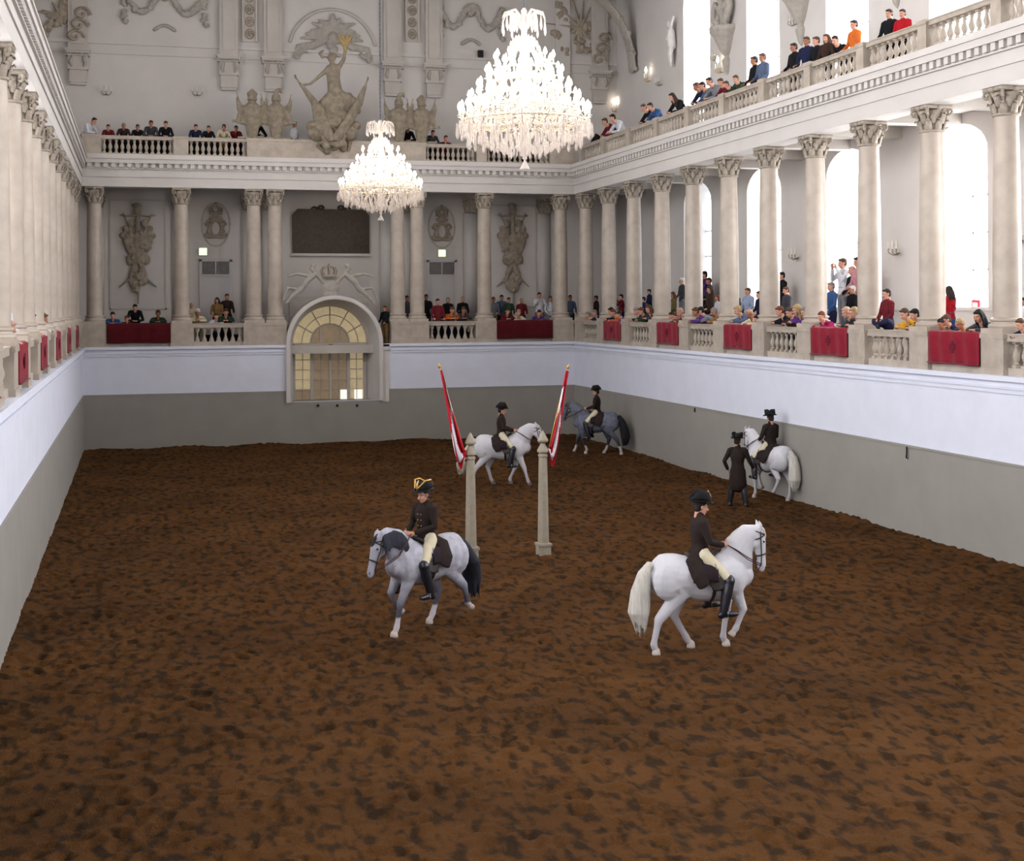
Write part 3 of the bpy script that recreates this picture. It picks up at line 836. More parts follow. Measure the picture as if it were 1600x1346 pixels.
    for z, e in ((9.15, .5), (9.75, .5)):
        ld = bpy.data.lights.new('chandelier_light', 'POINT'); ld.energy = CHANDELIER_W * e; ld.color = (1, .85, .7); ld.shadow_soft_size = .3
        lo = bpy.data.objects.new('chandelier_light', ld); col.objects.link(lo); lo.parent = t; lo.location = (0, 0, z - 7.64)
    return t
chandelier(-25.24, 'large lit crystal chandelier nearer the camera, bigger of the two')
chandelier(-8.95, 'lit crystal chandelier farther away near the end wall, smaller of the two')

# ================================================================ wall sconces
def sconce(p, rz, lit, label, group, sc_=1.0):
    t = empty('wall_sconce', p, rz, label, 'wall sconce', group); t.scale = (sc_,) * 3
    mb = MB(); mb.ball((0, .03, 0), (.07, .03, .12), 8)
    mb.sweep([(0, .03, -.12), (0, .02, -.22), (0, .04, -.27)], [.03, .022, .01], 6)
    for sg in (-1, 0, 1): mb.sweep([(0, -.02, -.05), (sg * .09, -.12, -.1), (sg * .17, -.2, -.04), (sg * .18, -.2, .04)], [.016, .014, .012, .012], 6)
    mb.build('bracket', GOLD if lit else mat('dull_brass', srgb(150, 138, 112), .5, .2, 9, metal=.3), t, True)
    for sg in (-1, 0, 1):
        c = link('candle', CANM, t, (sg * .18, -.2, .04)); c.scale = (1, 1, 1.5)
        if lit == 3 or (lit == 1 and sg == 0): link('flame', FLM, c, (0, 0, .13)).scale = (2.6, 2.6, 1.6)
    return t
for k, (px, py) in enumerate(((1405, 392), (1247, 400), (1598, 372))):
    p = at(px, py, 0, 18 + DEP - .02); sconce((18 + DEP, p.y, p.z), -PI / 2, 0, 'unlit brass sconce on the right gallery wall, %s' % ('between the two big bright windows', 'behind the middle columns', 'nearest the right picture edge')[k], 'unlit gallery sconces', 1.1)
for k, (px, py, lit) in enumerate(((960, 172, 1), (1017, 124, 1), (1130, 110, 1), (1035, 130, 0), (1122, 90, 0), (1245, 35, 0))):
    p = at(px, py, 0, 18 + DEP) if k > 0 else at(px, py, 1, DEP)
    if k == 1: p = at(px, py, 0, 18 + DEP)
    sconce((p.x, min(p.y, DEP), p.z), -PI / 2 if k else 0, lit, '%s sconce on the upper wall, %s' % ('lit' if lit else 'unlit', ('near the back right corner', 'above the two bending visitors', 'between the first and second upper windows', 'just beside the lit one by the corner', 'above the lit one between the windows', 'between the second and third upper windows')[k]), 'upper wall sconces', 1.0)
for k, (px, py) in enumerate(((166, 145), (308, 146))):
    p = at(px, py, 1, DEP); sconce((p.x, DEP, p.z), 0, 0, 'unlit sconce on the upper end wall, %s of two at left' % ('left', 'right')[k], 'end wall sconces', 1.0)

# ================================================================ stucco and sculpture on the end wall
def bw(px, py, y=DEP): return at(px, py, 1, y)
# string course, piers and brackets of the upper end wall
mb = MB(); z = bw(250, 70).z
mb.box(-DEP, 18 + DEP, DEP - .07, DEP, z - .06, z + .06); mb.box(-DEP, 18 + DEP, DEP - .05, DEP, z - .42, z - .36)
for px0, px1 in ((180, 330), (450, 600), (705, 770)):
    pass
struct('trim_string_course', mb, STUCCO)
BX = [bw(x, 90).x for x in (122, 357, 426, 612, 677, 935)]
for k, x in enumerate(BX):
    t = empty('wall_bracket', (x, DEP, 13.2), 0, 'moulded stucco bracket with pier on the upper end wall, %s from the left' % ORD[k], 'bracket', 'brackets of the upper end wall')
    mb = MB()
    mb.box(-.28, .28, -.16, 0, 0, .1, taper=0); mb.box(-.3, .3, -.2, 0, .1, .55); mb.box(-.36, .36, -.28, 0, .55, .65)
    mb.box(-.34, .34, -.26, 0, .65, 1.05); mb.box(-.42, .42, -.36, 0, 1.05, 1.22); mb.box(-.45, .45, -.4, 0, 1.22, 1.32)
    mb.build('bracket_body', STUCCO2, t)
    mb = MB()
    for i in range(9): mb.ball((-.36 + i * .09, -.4, 1.12), .038, 6)
    for sg in (-1, 1): mb.sweep([(sg * .2, -.28, 1.0), (sg * .26, -.3, .8), (sg * .2, -.24, .62)], [.05, .07, .03], 8)
    mb.build('bead_moulding', RELIEF2, t, True)
    MB().box(-.34, .34, -.2, 0, 1.32, 4.25).box(-.22, .22, -.24, -.2, 1.5, 4.2).build('pier', STUCCO2, t)
    if k in (0, 5):
        mb = MB()
        for i in range(3):
            pts = [(.32 * math.cos(q * .6) * (1 - q / 14) - .1 + i * .12, -.3, 1.75 + i * .42 + .26 * math.sin(q * .6) * (1 - q / 14)) for q in range(12)]
            mb.sweep(pts, [.05] * 12, 6)
        mb.build('scroll_capital', RELIEF, t, True)
# rosette chains
for k, px in enumerate((390, 644)):
    p = bw(px, 66)
    t = empty('rosette_panel', (p.x, DEP, p.z), 0, 'vertical panel with a chain of rosettes, %s of the two on the upper end wall' % ('left', 'right')[k], 'wall ornament', 'rosette panels')
    mb = MB().box(-.28, .28, -.06, 0, 0, 2.9); mb.box(-.28, -.22, -.1, 0, 0, 2.9).box(.22, .28, -.1, 0, 0, 2.9); mb.build('panel', STUCCO2, t)
    for i in range(6):
        z = .3 + .46 * i; m2 = MB()
        m2.sweep([(.15 * math.cos(2 * PI * q / 14), -.08, z + .18 * math.sin(2 * PI * q / 14)) for q in range(15)], [.03] * 15, 6, caps=False); m2.ball((0, -.08, z), (.07, .05, .07), 8)
        for q in range(6): m2.ball((.09 * math.cos(q), -.08, z + .09 * math.sin(q)), (.03, .03, .03), 6)
        m2.build('rosette', RELIEF, t, True)

def leafy(mb, pts, r, n=7, seed=1, k=6, out=.12, y=-.06):
    """scrolling garland of small leaves along pts (x, z)"""
    q = random.Random(seed)
    for (x, z) in pts:
        for i in range(k):
            a = q.uniform(0, 2 * PI); d = q.uniform(.3, 1) * out
            c = V((x + d * math.cos(a), y - q.uniform(0, .06), z + d * math.sin(a)))
            mb.ball(c, (r * q.uniform(.6, 1.2), r * .8, r * q.uniform(.6, 1.2)), n)

def festoon(cx, cz, w_, label, flip=1):
    t = empty('stucco_festoon', (cx, DEP, cz), 0, label, 'wall ornament', 'stucco festoons')
    mb = MB(); pts = []
    for sg in (-1, 1):
        for i in range(13):
            u = i / 12; pts.append((sg * (.25 + u * (w_ - .25)), .35 - .95 * math.sin(u * PI) * .75 + .1 * u))
    leafy(mb, pts, .085, 7, 3, 5, .1)
    for sg in (-1, 1): leafy(mb, [(sg * w_, .3 - .2 * i) for i in range(6)], .08, 7, 4, 5, .1)
    leafy(mb, [(0, .55), (0, .4)], .12, 7, 5, 8, .22)
    me = blend(mb, RELIEF2, 'garland', .03, 1); link('garland', me, t)
    m2 = MB(); m2.sweep([(-.36 + .09 * i, -.05, -.95 + .18 * math.sin(i / 8 * PI)) for i in range(9)], [.06, .07] + [.06] * 5 + [.07, .06], 8); m2.build('lower_scroll', RELIEF2, t, True)
a = bw(257, 8); festoon(a.x, a.z, 1.45, 'stucco garland high on the upper end wall left of the centre')
a = bw(735, 32); festoon(a.x, a.z, 1.25, 'stucco garland high on the upper end wall behind the near chandelier')

def fan_cartouche():
    p = bw(520, 72)
    t = empty('stucco_cartouche', (p.x, DEP, p.z), 0, 'broad fan of stucco plumes and flags high in the middle of the end wall', 'wall ornament')
    mb = MB(); q = random.Random(9)
    for i in range(13):
        a = R(8 + 164 * i / 12); L = q.uniform(1.0, 1.35)
        c, s_ = math.cos(a), math.sin(a)
        mb.sweep([(c * .25, -.05, .2 + s_ * .25), (c * L * .55, -.12, .2 + s_ * L * .6), (c * L, -.06, .25 + s_ * L * .75 - .15 * abs(c))], [(.05, .05), (.05, .13), (.03, .05)], 8, side=V((0, 1, 0)))
    for sg in (-1, 1):
        mb.sweep([(sg * .2, -.05, .25), (sg * .8, -.1, -.05), (sg * 1.35, -.06, -.1), (sg * 1.5, -.05, -.45)], [(.06, .1), (.07, .16), (.05, .12), (.03, .04)], 8, side=V((0, 1, 0)))
        leafy(mb, [(sg * (1.1 + .08 * i), -.25 - .06 * i) for i in range(5)], .07, 7, 5 + sg, 4, .12)
    mb.lathe([(.05, 0), (.16, .1), (.2, .35), (.1, .5)], (0, -.1, .0), 10)
    leafy(mb, [(0, .1), (0, -.15), (.05, -.35)], .1, 7, 11, 7, .2)
    link('plumes', blend(mb, RELIEF2, 'plumes', .03, 1), t)
    m2 = MB(); m2.sweep([(1.7 * math.cos(R(15 + 150 * i / 24)), -.04, -.35 + 1.75 * math.sin(R(15 + 150 * i / 24))) for i in range(25)], [.06] * 25, 8)
    m2.build('arch_moulding', STUCCO2, t, True)
fan_cartouche()
def corner_cartouche(px, py, k, s_=1.0):
    p = bw(px, py); t = empty('stucco_trophy', (p.x, DEP, p.z), 0, ('tangled stucco trophy relief on the upper end wall near the right corner', 'stucco trophy relief in the upper left corner of the end wall')[k], 'wall ornament', 'corner trophies')
    mb = MB(); q = random.Random(21 + k)
    leafy(mb, [(q.uniform(-1, 1) * s_, q.uniform(-.9, .9) * s_) for i in range(16)], .11, 7, 4 + k, 5, .2)
    for i in range(9):
        a = q.uniform(0, PI); L = q.uniform(.6, 1.3) * s_; c, s2 = math.cos(a), math.sin(a)
        mb.sweep([(-c * L * .5, -.05, -s2 * L * .5), (0, -.12, 0), (c * L, -.06, s2 * L)], [.04, .07, .03], 7)
    link('relief', blend(mb, RELIEF, 'relief', .03, 1), t)
corner_cartouche(905, 45, 0, 1.15); corner_cartouche(95, 25, 1, .8)

def human_stone(mb, o, sc_=1.0, arm_up=1, lean=0):
    """rough carved figure built into mb: torso, head, limbs"""
    P = lambda x, z, y=0: V(o) + V((x * sc_, y * sc_, z * sc_))
    mb.sweep([P(0, 0), P(.02 + lean * .3, .35, -.02), P(.05 + lean, .62)], [(.17 * sc_, .2 * sc_), (.15 * sc_, .17 * sc_), (.14 * sc_, .22 * sc_)], 10, side=V((0, 1, 0)))
    mb.sweep([P(.05 + lean, .66), P(.05 + lean, .8)], [.06 * sc_] * 2, 8)
    mb.ball(P(.06 + lean, .9, -.03), (.1 * sc_, .11 * sc_, .13 * sc_), 10)
    mb.ball(P(.06 + lean, .98, -.03), (.13 * sc_, .12 * sc_, .08 * sc_), 8)
def central_sculpture():
    p = at(516, 236, 1, .05)
    z0 = 11.0
    t = empty('trophy_sculpture', (p.x, .12, z0), 0, 'tall stone trophy group with torch bearing figure, flags and shield on the upper parapet', 'sculpture')
    def q(px, py): a = at(px, py, 1, -.05); return V((a.x - p.x, 0, a.z - z0))
    mb = MB()
    # mass of armour and drapery under the figure
    for (px, py, rx, rz) in ((500, 207, 20, 15), (524, 205, 18, 17), (545, 207, 17, 14), (508, 185, 15, 15), (536, 184, 16, 14), (522, 168, 17, 14), (522, 222, 13, 14), (512, 234, 7, 8), (537, 230, 7, 8), (488, 196, 10, 8), (556, 196, 9, 8)):
        mb.ball(q(px, py), (rx / 43, .34 if py < 215 else .2, rz / 43), 12)
    o = q(518, 170)
    # torso leaning, hips, thighs
    mb.sweep([q(530, 160), q(524, 140), q(522, 122), q(521, 105)], [(.3, .36), (.22, .27), (.2, .24), (.16, .28)], 12, side=V((0, 1, 0)))
    mb.sweep([q(521, 105), q(520, 96)], [.1, .09], 8); mb.ball(q(519, 90), (.15, .15, .17), 10); mb.ball(q(521, 86), (.17, .17, .12), 8)
    mb.sweep([q(530, 104), q(538, 92), q(540, 78)], [.1, .075, .055], 8)        # raised arm
    mb.sweep([q(514, 106), q(500, 118), q(486, 130), q(474, 132)], [.1, .075, .055, .05], 8)   # outstretched arm
    mb.sweep([q(532, 150), q(552, 158), q(560, 172)], [(.25, .25), (.2, .2), (.14, .14)], 10)
    mb.sweep([q(520, 150), q(505, 162), q(498, 182)], [(.24, .24), (.18, .2), (.13, .13)], 10)
    mb.sweep([q(540, 150), q(548, 170), q(540, 195)], [(.14, .3), (.1, .3), (.08, .22)], 10, side=V((0, 1, 0)))
    mb.sweep([q(505, 88), q(500, 82), q(506, 78)], [.06, .07, .05], 8); mb.sweep([q(519, 88), q(508, 88)], [.04, .04], 6)
    link('figure', blend(mb, SCULPT, 'figure', .035, 2), t)
    mb = MB(); mb.sweep([q(541, 80), q(540, 72)], [.05, .08], 8)
    for i in range(6): mb.sweep([q(540, 72), q(534 + 3 * i, 62 - (i % 2) * 5), q(531 + 4 * i, 52 + (i % 3) * 3)], [.06, .08, .03], 6)
    mb.build('gilt_torch', mat('tarnished_gilt', srgb(186, 160, 110), .6, .2, 8), t, True)
    for sg, a, b, c in ((-1, (462, 118), (492, 165), (498, 205)), (1, (576, 122), (562, 165), (540, 205))):
        mb = MB(); A, B, C = q(*a), q(*b), q(*c)
        mb.sweep([A, B, C], [.035, .04, .04], 6)
        mb.ball(A, (.05, .05, .1), 6)
        fl = A.lerp(B, .25)
        for k in range(6):
            off = V((-sg * .1 * k * .5, -.08 - .03 * k, -.05 * k))
            mb.sweep([fl + off * .3, B + off + V((sg * .02, 0, .1)), C + off * 1.6 + V((0, -.1, .1))], [(.05, .06), (.12, .12), (.16, .13)], 8)
        link('flag', blend(mb, SCULPT, 'flag', .035, 1), t)
    mb = MB()
    for i in range(5): mb.sweep([q(505, 178 + 2 * i), q(500 + 8 * i, 190), q(540, 200 + 3 * i)], [.08, .12, .08], 8)
    mb.ball(q(521, 190), (.42, .5, .36), 14); mb.sweep([q(505, 215), q(498, 228), q(508, 236)], [.12, .1, .08], 8); mb.sweep([q(535, 212), q(548, 222), q(545, 234)], [.12, .1, .08], 8)
    leafy(mb, [(q(x, 222).x, q(x, 222).z) for x in (505, 512, 520, 528, 536)], .12, 8, 3, 6, .22, -.3)
    link('shield', blend(mb, SCULPT, 'shield', .035, 1), t)
central_sculpture()
def armour_trophy(cx, name_i, mirror):
    z0 = 11.12; y = .3
    x0 = at(cx, 200, 1, y).x
    t = empty('armour_trophy', (x0, y, z0), 0, ('pair of stone armour busts with flags on the parapet left of the centre', 'pair of stone armour busts with flags on the parapet behind the far chandelier')[name_i], 'sculpture', 'armour trophies')
    for k, dx in enumerate((-.43, .43)):
        dx *= mirror; mb = MB()
        crest = (k == 1)
        mb.lathe([(.16, 0), (.22, .25), (.26, .5), (.34, .8), (.36, 1.0), (.3, 1.2), (.14, 1.32), (.12, 1.4)], (dx, 0, 0), 12)
        mb.ball((dx, 0, 1.5), (.17, .17, .2), 10); mb.ball((dx, -.05, 1.42), (.2, .2, .06), 8)
        if crest: mb.sweep([(dx - .05, 0, 1.62), (dx + .04, 0, 1.78), (dx + .18, 0, 1.82), (dx + .2, 0, 1.7)], [.06, .09, .08, .04], 8)
        else:
            mb.lathe([(.19, 1.58), (.2, 1.66), (.1, 1.74), (.04, 1.82)], (dx, 0, 0), 8)
        for sg in (-1, 1):
            mb.sweep([(dx + sg * .3, 0, 1.05), (dx + sg * .45, 0, .85), (dx + sg * .5, -.05, .6)], [.12, .1, .08], 8)
            mb.sweep([(dx + sg * .15, .05, .3), (dx + sg * .38, .05, 1.0), (dx + sg * .55, .05, 1.68)], [.03, .03, .025], 6)
            mb.sweep([(dx + sg * .2, .0, .6), (dx + sg * .42, .0, 1.1), (dx + sg * .54, .0, 1.45)], [(.1, .16), (.1, .14), (.05, .04)], 8, side=V((0, 1, 0)))
            mb.sweep([(dx + sg * .1, 0, .5), (dx + sg * .6, -.05, .62), (dx + sg * .68, -.05, .62)], [.07, .05, .06], 8)
        link('armour_bust', blend(mb, SCULPT, 'armour_bust', .03, 1), t)
    MB().box(-.95, .95, -.14, .14, 0, .06).build('base_slab', SCULPT, t)
armour_trophy(413, 0, 1); armour_trophy(641, 1, -1)

def trophy_relief(px, k):
    a = bw(px, 318); z1, z0 = a.z, bw(px, 475).z; H = z1 - z0
    t = empty('trophy_relief', (a.x, DEP, z0), 0, 'hanging stucco trophy of arms on the gallery wall, %s end bay' % ('left', 'right')[k], 'relief', 'hanging trophy reliefs')
    mb = MB(); y = -.08; q = random.Random(3 + k)
    mb.sweep([(0, y, 0), (.02, y, .5), (0, y, 1.0)], [.03, .05, .06], 7)
    mb.ball((-.12, y, .75), (.2, .12, .22), 10); mb.ball((.14, y, .9), (.22, .12, .24), 10)
    mb.ball((.0, y, H * .48), (.34, .16, .42), 12); mb.ball((.1, y, H * .62), (.42, .16, .38), 12); mb.ball((-.18, y, H * .58), (.28, .14, .34), 10)
    mb.sweep([(0, y, H * .6), (0, y, H * .85)], [.1, .09], 8); mb.ball((0, y - .04, H * .93), (.15, .12, .2), 10); mb.ball((-.02, y, H * .98), (.2, .1, .09), 8)
    for sg in (-1, 1):
        mb.sweep([(0, y, H * .35), (sg * .3, y, H * .25), (sg * .66, y, H * .17)], [.06, .05, .03], 7)
        mb.sweep([(0, y, H * .45), (sg * .3, y, H * .66), (sg * .46, y, H * .76)], [(.08, .12), (.09, .13), (.07, .1)], 8, side=V((0, 1, 0)))
        mb.sweep([(-sg * .2, y - .05, H * .4), (sg * .35, y - .05, H * .8), (sg * .52, y, H * .9)], [.035, .035, .03], 7); mb.ball((sg * .5, y, H * .68), (.16, .1, .13), 8); mb.ball((sg * .24, y - .06, H * .8), (.13, .1, .16), 8)
        mb.ball((sg * .3, y, H * .44), (.14, .1, .2), 8)
        mb.sweep([(sg * .1, y, H * .88), (sg * .35, y, H * .87), (sg * .62, y, H * .88)], [.05, .04, .03], 7)
        mb.sweep([(sg * .3, y, H * .52), (sg * .42, y, H * .62), (sg * .4, y, H * .74)], [.08, .13, .06], 8)
        mb.sweep([(sg * .05, y, H * .4), (sg * .22, y, H * .3), (sg * .3, y, H * .22)], [.12, .1, .05], 8)
    leafy(mb, [(q.uniform(-.35, .35), q.uniform(H * .38, H * .74)) for i in range(12)], .07, 7, 2, 4, .12, -.16)
    leafy(mb, [(q.uniform(-.2, .2), q.uniform(H * .12, H * .3)) for i in range(6)], .07, 7, 8, 4, .12, -.14)
    link('trophy', blend(mb, RELIEF, 'trophy', .028, 1), t)
    # sunk panel frame round it
    m2 = MB(); w_ = 1.02; b0, b1 = 4.95 - z0, 9.05 - z0
    for x0, x1, c0, c1 in ((-w_, -w_ + .06, b0, b1), (w_ - .06, w_, b0, b1), (-w_, w_, b1 - .06, b1), (-w_, w_, b0, b0 + .06)): m2.box(x0, x1, -.04, 0, c0, c1)
    m2.build('panel_frame', STUCCO2, t)
trophy_relief(215, 0); trophy_relief(800, 1)
def oval_relief(px, py0, k):
    a = bw(px, py0); z0 = bw(px, py0 + 58).z; H = a.z - z0
    t = empty('crowned_oval', (a.x, DEP, z0), 0, 'crowned oval stucco frame above the %s gallery door' % ('left', 'right')[k], 'relief', 'crowned oval reliefs')
    mb = MB(); y = -.06
    mb.sweep([(.2 * math.cos(2 * PI * i / 24), y, .46 + .3 * math.sin(2 * PI * i / 24)) for i in range(25)], [.055] * 25, 8, caps=False)
    for sg in (-1, 1):
        mb.sweep([(sg * .1, y, .72), (sg * .3, y, .72), (sg * .38, y, .62), (sg * .3, y, .55)], [.05, .06, .05, .04], 8)
        mb.sweep([(sg * .06, y, .13), (sg * .26, y, .12), (sg * .42, y, .2), (sg * .38, y, .27)], [.05, .05, .045, .03], 8)
        mb.sweep([(sg * .24, y, .5), (sg * .3, y, .35), (sg * .24, y, .2)], [.04, .05, .03], 8)
        mb.sweep([(sg * .2, y, H - .35), (sg * .24, y, H - .2), (sg * .08, y, H - .1), (0, y, H - .04)], [.04, .045, .04, .03], 7)
        mb.sweep([(sg * .08, y, H - .35), (sg * .1, y, H - .2), (0, y, H - .08)], [.035, .04, .03], 7)
    mb.box(-.24, .24, y - .06, 0, H - .42, H - .33); mb.ball((0, y, H), (.05, .05, .06), 8); mb.box(-.12, .12, y - .05, 0, H - .55, H - .42); mb.ball((0, y, H - .55), (.26, .08, .1), 10)
    link('crowned_frame', blend(mb, RELIEF, 'crowned_frame', .02, 1), t)
    m2 = MB(); m2.sweep([(.52 * math.cos(2 * PI * i / 40), -.01, H * .44 + .82 * math.sin(2 * PI * i / 40)) for i in range(41)], [.03] * 41, 6, caps=False)
    m2.build('oval_moulding', STUCCO2, t, True)
oval_relief(337, 318, 0); oval_relief(690, 322, 1)
def arch_relief():
    y = .0
    t = empty('crown_relief', (AX, y, 5.38), 0, 'stucco crown with reclining figures and scrolls over the arched doorway', 'relief')
    mb = MB()
    q = lambda px, py: V((at(px, py, 1, -.05).x - AX, -.06, at(px, py, 1, -.05).z - 5.38))
    for sg in (-1, 1):
        mb.sweep([q(516, 440) + V((sg * .2, 0, -.05)), q(516 + sg * 22, 428), q(516 + sg * 38, 440), q(516 + sg * 46, 455)], [(.1, .1), (.12, .14), (.12, .12), (.07, .07)], 9)
        mb.sweep([q(516 + sg * 22, 428), q(516 + sg * 30, 420), q(516 + sg * 24, 414)], [.07, .08, .06], 8)
        mb.sweep([q(516 + sg * 30, 432), q(516 + sg * 52, 428), q(516 + sg * 66, 432)], [.07, .06, .04], 8)
        mb.sweep([q(516 + sg * 44, 450), q(516 + sg * 58, 462), q(516 + sg * 68, 474)], [.1, .08, .05], 8)
        mb.sweep([q(516 + sg * 52, 452), q(516 + sg * 66, 450), q(516 + sg * 74, 470)], [.06, .06, .04], 8)
        mb.ball(q(516 + sg * 27, 416), (.1, .08, .11), 8)
    mb.ball(q(516, 447), (.36, .1, .3), 12); mb.ball(q(516, 460), (.3, .1, .14), 10)
    link('figures', blend(mb, RELIEF2, 'figures', .028, 1), t)
    c = MB(); o = q(514, 434)
    c.lathe([(.26, 0), (.28, .06), (.24, .1)], o, 16)
    for i in range(8):
        a = PI * i / 4; ca, sa = math.cos(a), math.sin(a)
        c.sweep([o + V((.25 * ca, .25 * sa * .5, .08)), o + V((.32 * ca, .32 * sa * .5, .25)), o + V((.22 * ca, .2 * sa * .5, .38)), o + V((0, 0, .42))], [.03] * 4, 6)
    c.ball(o + V((0, 0, .47)), .05, 8); c.build('crown', RELIEF, t, True)
arch_relief()
# consoles and putti between the upper windows of the right wall
for k, yk in enumerate(WY[:4]):
    y = yk - 2.655
    t = empty('wall_console', (18 + DEP, y, 12.6), -PI / 2, 'stucco console with carved shell between upper windows, %s from the back' % ORD[k], 'wall ornament', 'consoles between the upper right windows')
    mb = MB(); mb.lathe([(.02, 0), (.12, .15), (.2, .5), (.1, .62), (.25, .8), (.5, 1.3), (.62, 1.45), (.62, 1.6)], (0, 0, 0), 14)
    for sg in (-1, 1): mb.sweep([(sg * .3, -.2, 1.7), (sg * .5, -.25, 1.9), (sg * .62, -.2, 2.2), (sg * .5, -.2, 2.45), (sg * .35, -.2, 2.3)], [.13, .13, .12, .12, .08], 8)
    leafy(mb, [(0, 1.9), (.1, 2.2), (-.1, 2.4), (0, 2.7)], .14, 8, k, 7, .25, -.2)
    link('console', blend(mb, RELIEF2, 'console', .035, 1), t)
p = at(1044, 72, 0, 18 + DEP - .3)
t = empty('putto', (18 + DEP, p.y, p.z), -PI / 2, 'pale stucco cherub beside the first upper window near the corner', 'sculpture')
mb = MB(); mb.sweep([(0, -.15, .0), (.02, -.2, .3), (-.02, -.18, .55)], [.16, .17, .14], 10); mb.ball((-.02, -.22, .8), .13, 10)
mb.sweep([(0, -.2, .55), (.2, -.25, .75), (.3, -.2, 1.0)], [.08, .06, .05], 8); mb.sweep([(-.1, -.2, .5), (-.25, -.25, .3)], [.08, .05], 8)
mb.sweep([(.03, -.18, 0), (.1, -.25, -.3), (.02, -.2, -.65)], [.11, .08, .05], 8); mb.sweep([(-.06, -.18, 0), (-.1, -.2, -.35), (-.08, -.15, -.7)], [.11, .08, .05], 8)
link('cherub_body', blend(mb, mat('white_stucco_cherub', srgb(236, 232, 228), .7), 'cherub_body', .025, 1), t)
# arch moulding of the vault at the back right corner
t = empty('vault_moulding', (18 + DEP, .6, 14.2), 0, 'curved leafy stucco moulding rising into the vault at the back right corner', 'wall ornament')
mb = MB(); pts = [(-.14 - 2.6 * (1 - math.cos(R(90 * i / 14))), -.15, 3.2 * math.sin(R(90 * i / 14))) for i in range(15)]
mb.sweep(pts, [(.34, .09)] * 15, 10, side=V((0, 1, 0))); mb.sweep([(a + .0, b - .3, c) for a, b, c in pts], [.07] * 15, 8); leafy(mb, [(a, c) for a, b, c in pts[::2]], .09, 7, 9, 4, .12, -.45)
link('moulding', blend(mb, RELIEF2, 'moulding', .035, 1), t)
p = at(985, 110, 1, DEP)
struct('trim_corner_pilaster', MB().box(18.1, 18.7, DEP - .12, DEP, ZC, 17.5), STUCCO)

# ================================================================ pillars with flags
def pillar(x, k):
    t = empty('riding_pillar', (x, -23.8, 0), 0, 'cream wooden riding pillar with a small base block, %s of the two in the arena' % ('left', 'right')[k], 'pillar', 'riding pillars')
    MB().box(-.125, .125, -.125, .125, -.03, .22).box(-.145, .145, -.145, .145, .2, .25).build('base_block', POSTM, t)
    sh = MB(); n = 8
    sh.lathe([(.115, .25), (.1, 1.2), (.085, 1.98), (.085, 2.0)], n=8, a0=PI / 8); sh.build('shaft', POSTM, t)
    MB().lathe([(.085, 1.98), (.1, 2.0), (.1, 2.03), (.075, 2.05), (.115, 2.09), (.115, 2.13), (.05, 2.24), (.045, 2.26), (.105, 2.3), (.11, 2.33), (.02, 2.5), (.005, 2.52)], n=16).build('finial', POSTM, t, True, 35)
    return t
PXL = [8.25, 9.75]
def flag(x, k, tip, low):
    sg = -1 if k == 0 else 1
    y = -23.8
    tp = at(tip[0], tip[1], 1, y); lp = V((x + sg * .12, y, 2.12))
    t = empty('flag', lp, 0, 'draped red and white striped flag on a slanted pole above the %s pillar' % ('left', 'right')[k], 'flag', 'flags on the pillars')
    d = tp - lp; L = d.length
    MB().sweep([(0, 0, 0), d * .5, d], [.018, .016, .014], 8).build('pole', GOLD, t, True)
    MB().sweep([d, d * 1.015, d * 1.05], [.02, .035, .008], 8).build('pole_tip', GOLD, t, True)
    # cloth hanging in folds along the pole: red, white, red stripes run along the folds
    nu, nv = 42, 40; vs = []; fs = []; mi = []
    u_ = d.normalized()
    for i in range(nu + 1):
        u = i / nu                                  # 0 at the bottom, 1 near the tip
        base = d * (.02 + .94 * u)
        wid = .06 + .85 * math.sin(PI * u ** .75) ** .9 * (1 - .4 * u)
        for j in range(nv + 1):
            v = j / nv
            a = v * 3 * PI
            off = V((sg * .02 * math.sin(v * 9 + u * 4), 0, .035 - wid * v))
            depth = V((0, -.07 * math.sin(a * 1.3 + u * 2.5) * (1 - u * .6) - .03, 0))
            vs.append(base + off + depth)
    for i in range(nu):
        for j in range(nv):
            a = i * (nv + 1) + j; fs.append((a, a + 1, a + nv + 2, a + nv + 1))
            v = j / nv; u = i / nu
            if .48 < u < .78: w0, w1 = -.1, (.78 - u) * 1.6 + .12
            elif u <= .48: w0, w1 = .3 + .25 * math.sin(u * 6 + k), .62 + .2 * math.sin(u * 6 + k)
            else: w0 = w1 = 0
            if u < .1 and k == 0: w1 = w0
            mi.append(1 if w0 < v < w1 else 0)
    mb = MB(); mb.v = [tuple(p) for p in vs]; mb.f = fs; mb.mi = mi
    o = mb.build('flag_cloth', [mat('red_flag_cloth', srgb(196, 26, 48), .75, .12, 6), mat('white_flag_cloth', srgb(240, 232, 238), .75, .05, 6)], t, True)
    so = o.modifiers.new('thickness', 'SOLIDIFY'); so.thickness = .006
    k_ = MB(); k_.ball((0, 0, 0), (.05, .05, .06), 8); k_.sweep([(0, 0, 0), (-sg * .05, 0, -.1), (-sg * .02, 0, -.16)], [.03, .025, .02], 6); k_.build('tie_knot', mat('red_flag_cloth', srgb(196, 26, 48)), t, True)
pillar(PXL[0], 0); pillar(PXL[1], 1)
flag(PXL[0], 0, (687, 575), None); flag(PXL[1], 1, (887, 576), None)
# ================================================================ people
def lerp(a, b, t): return V(a) * (1 - t) + V(b) * t

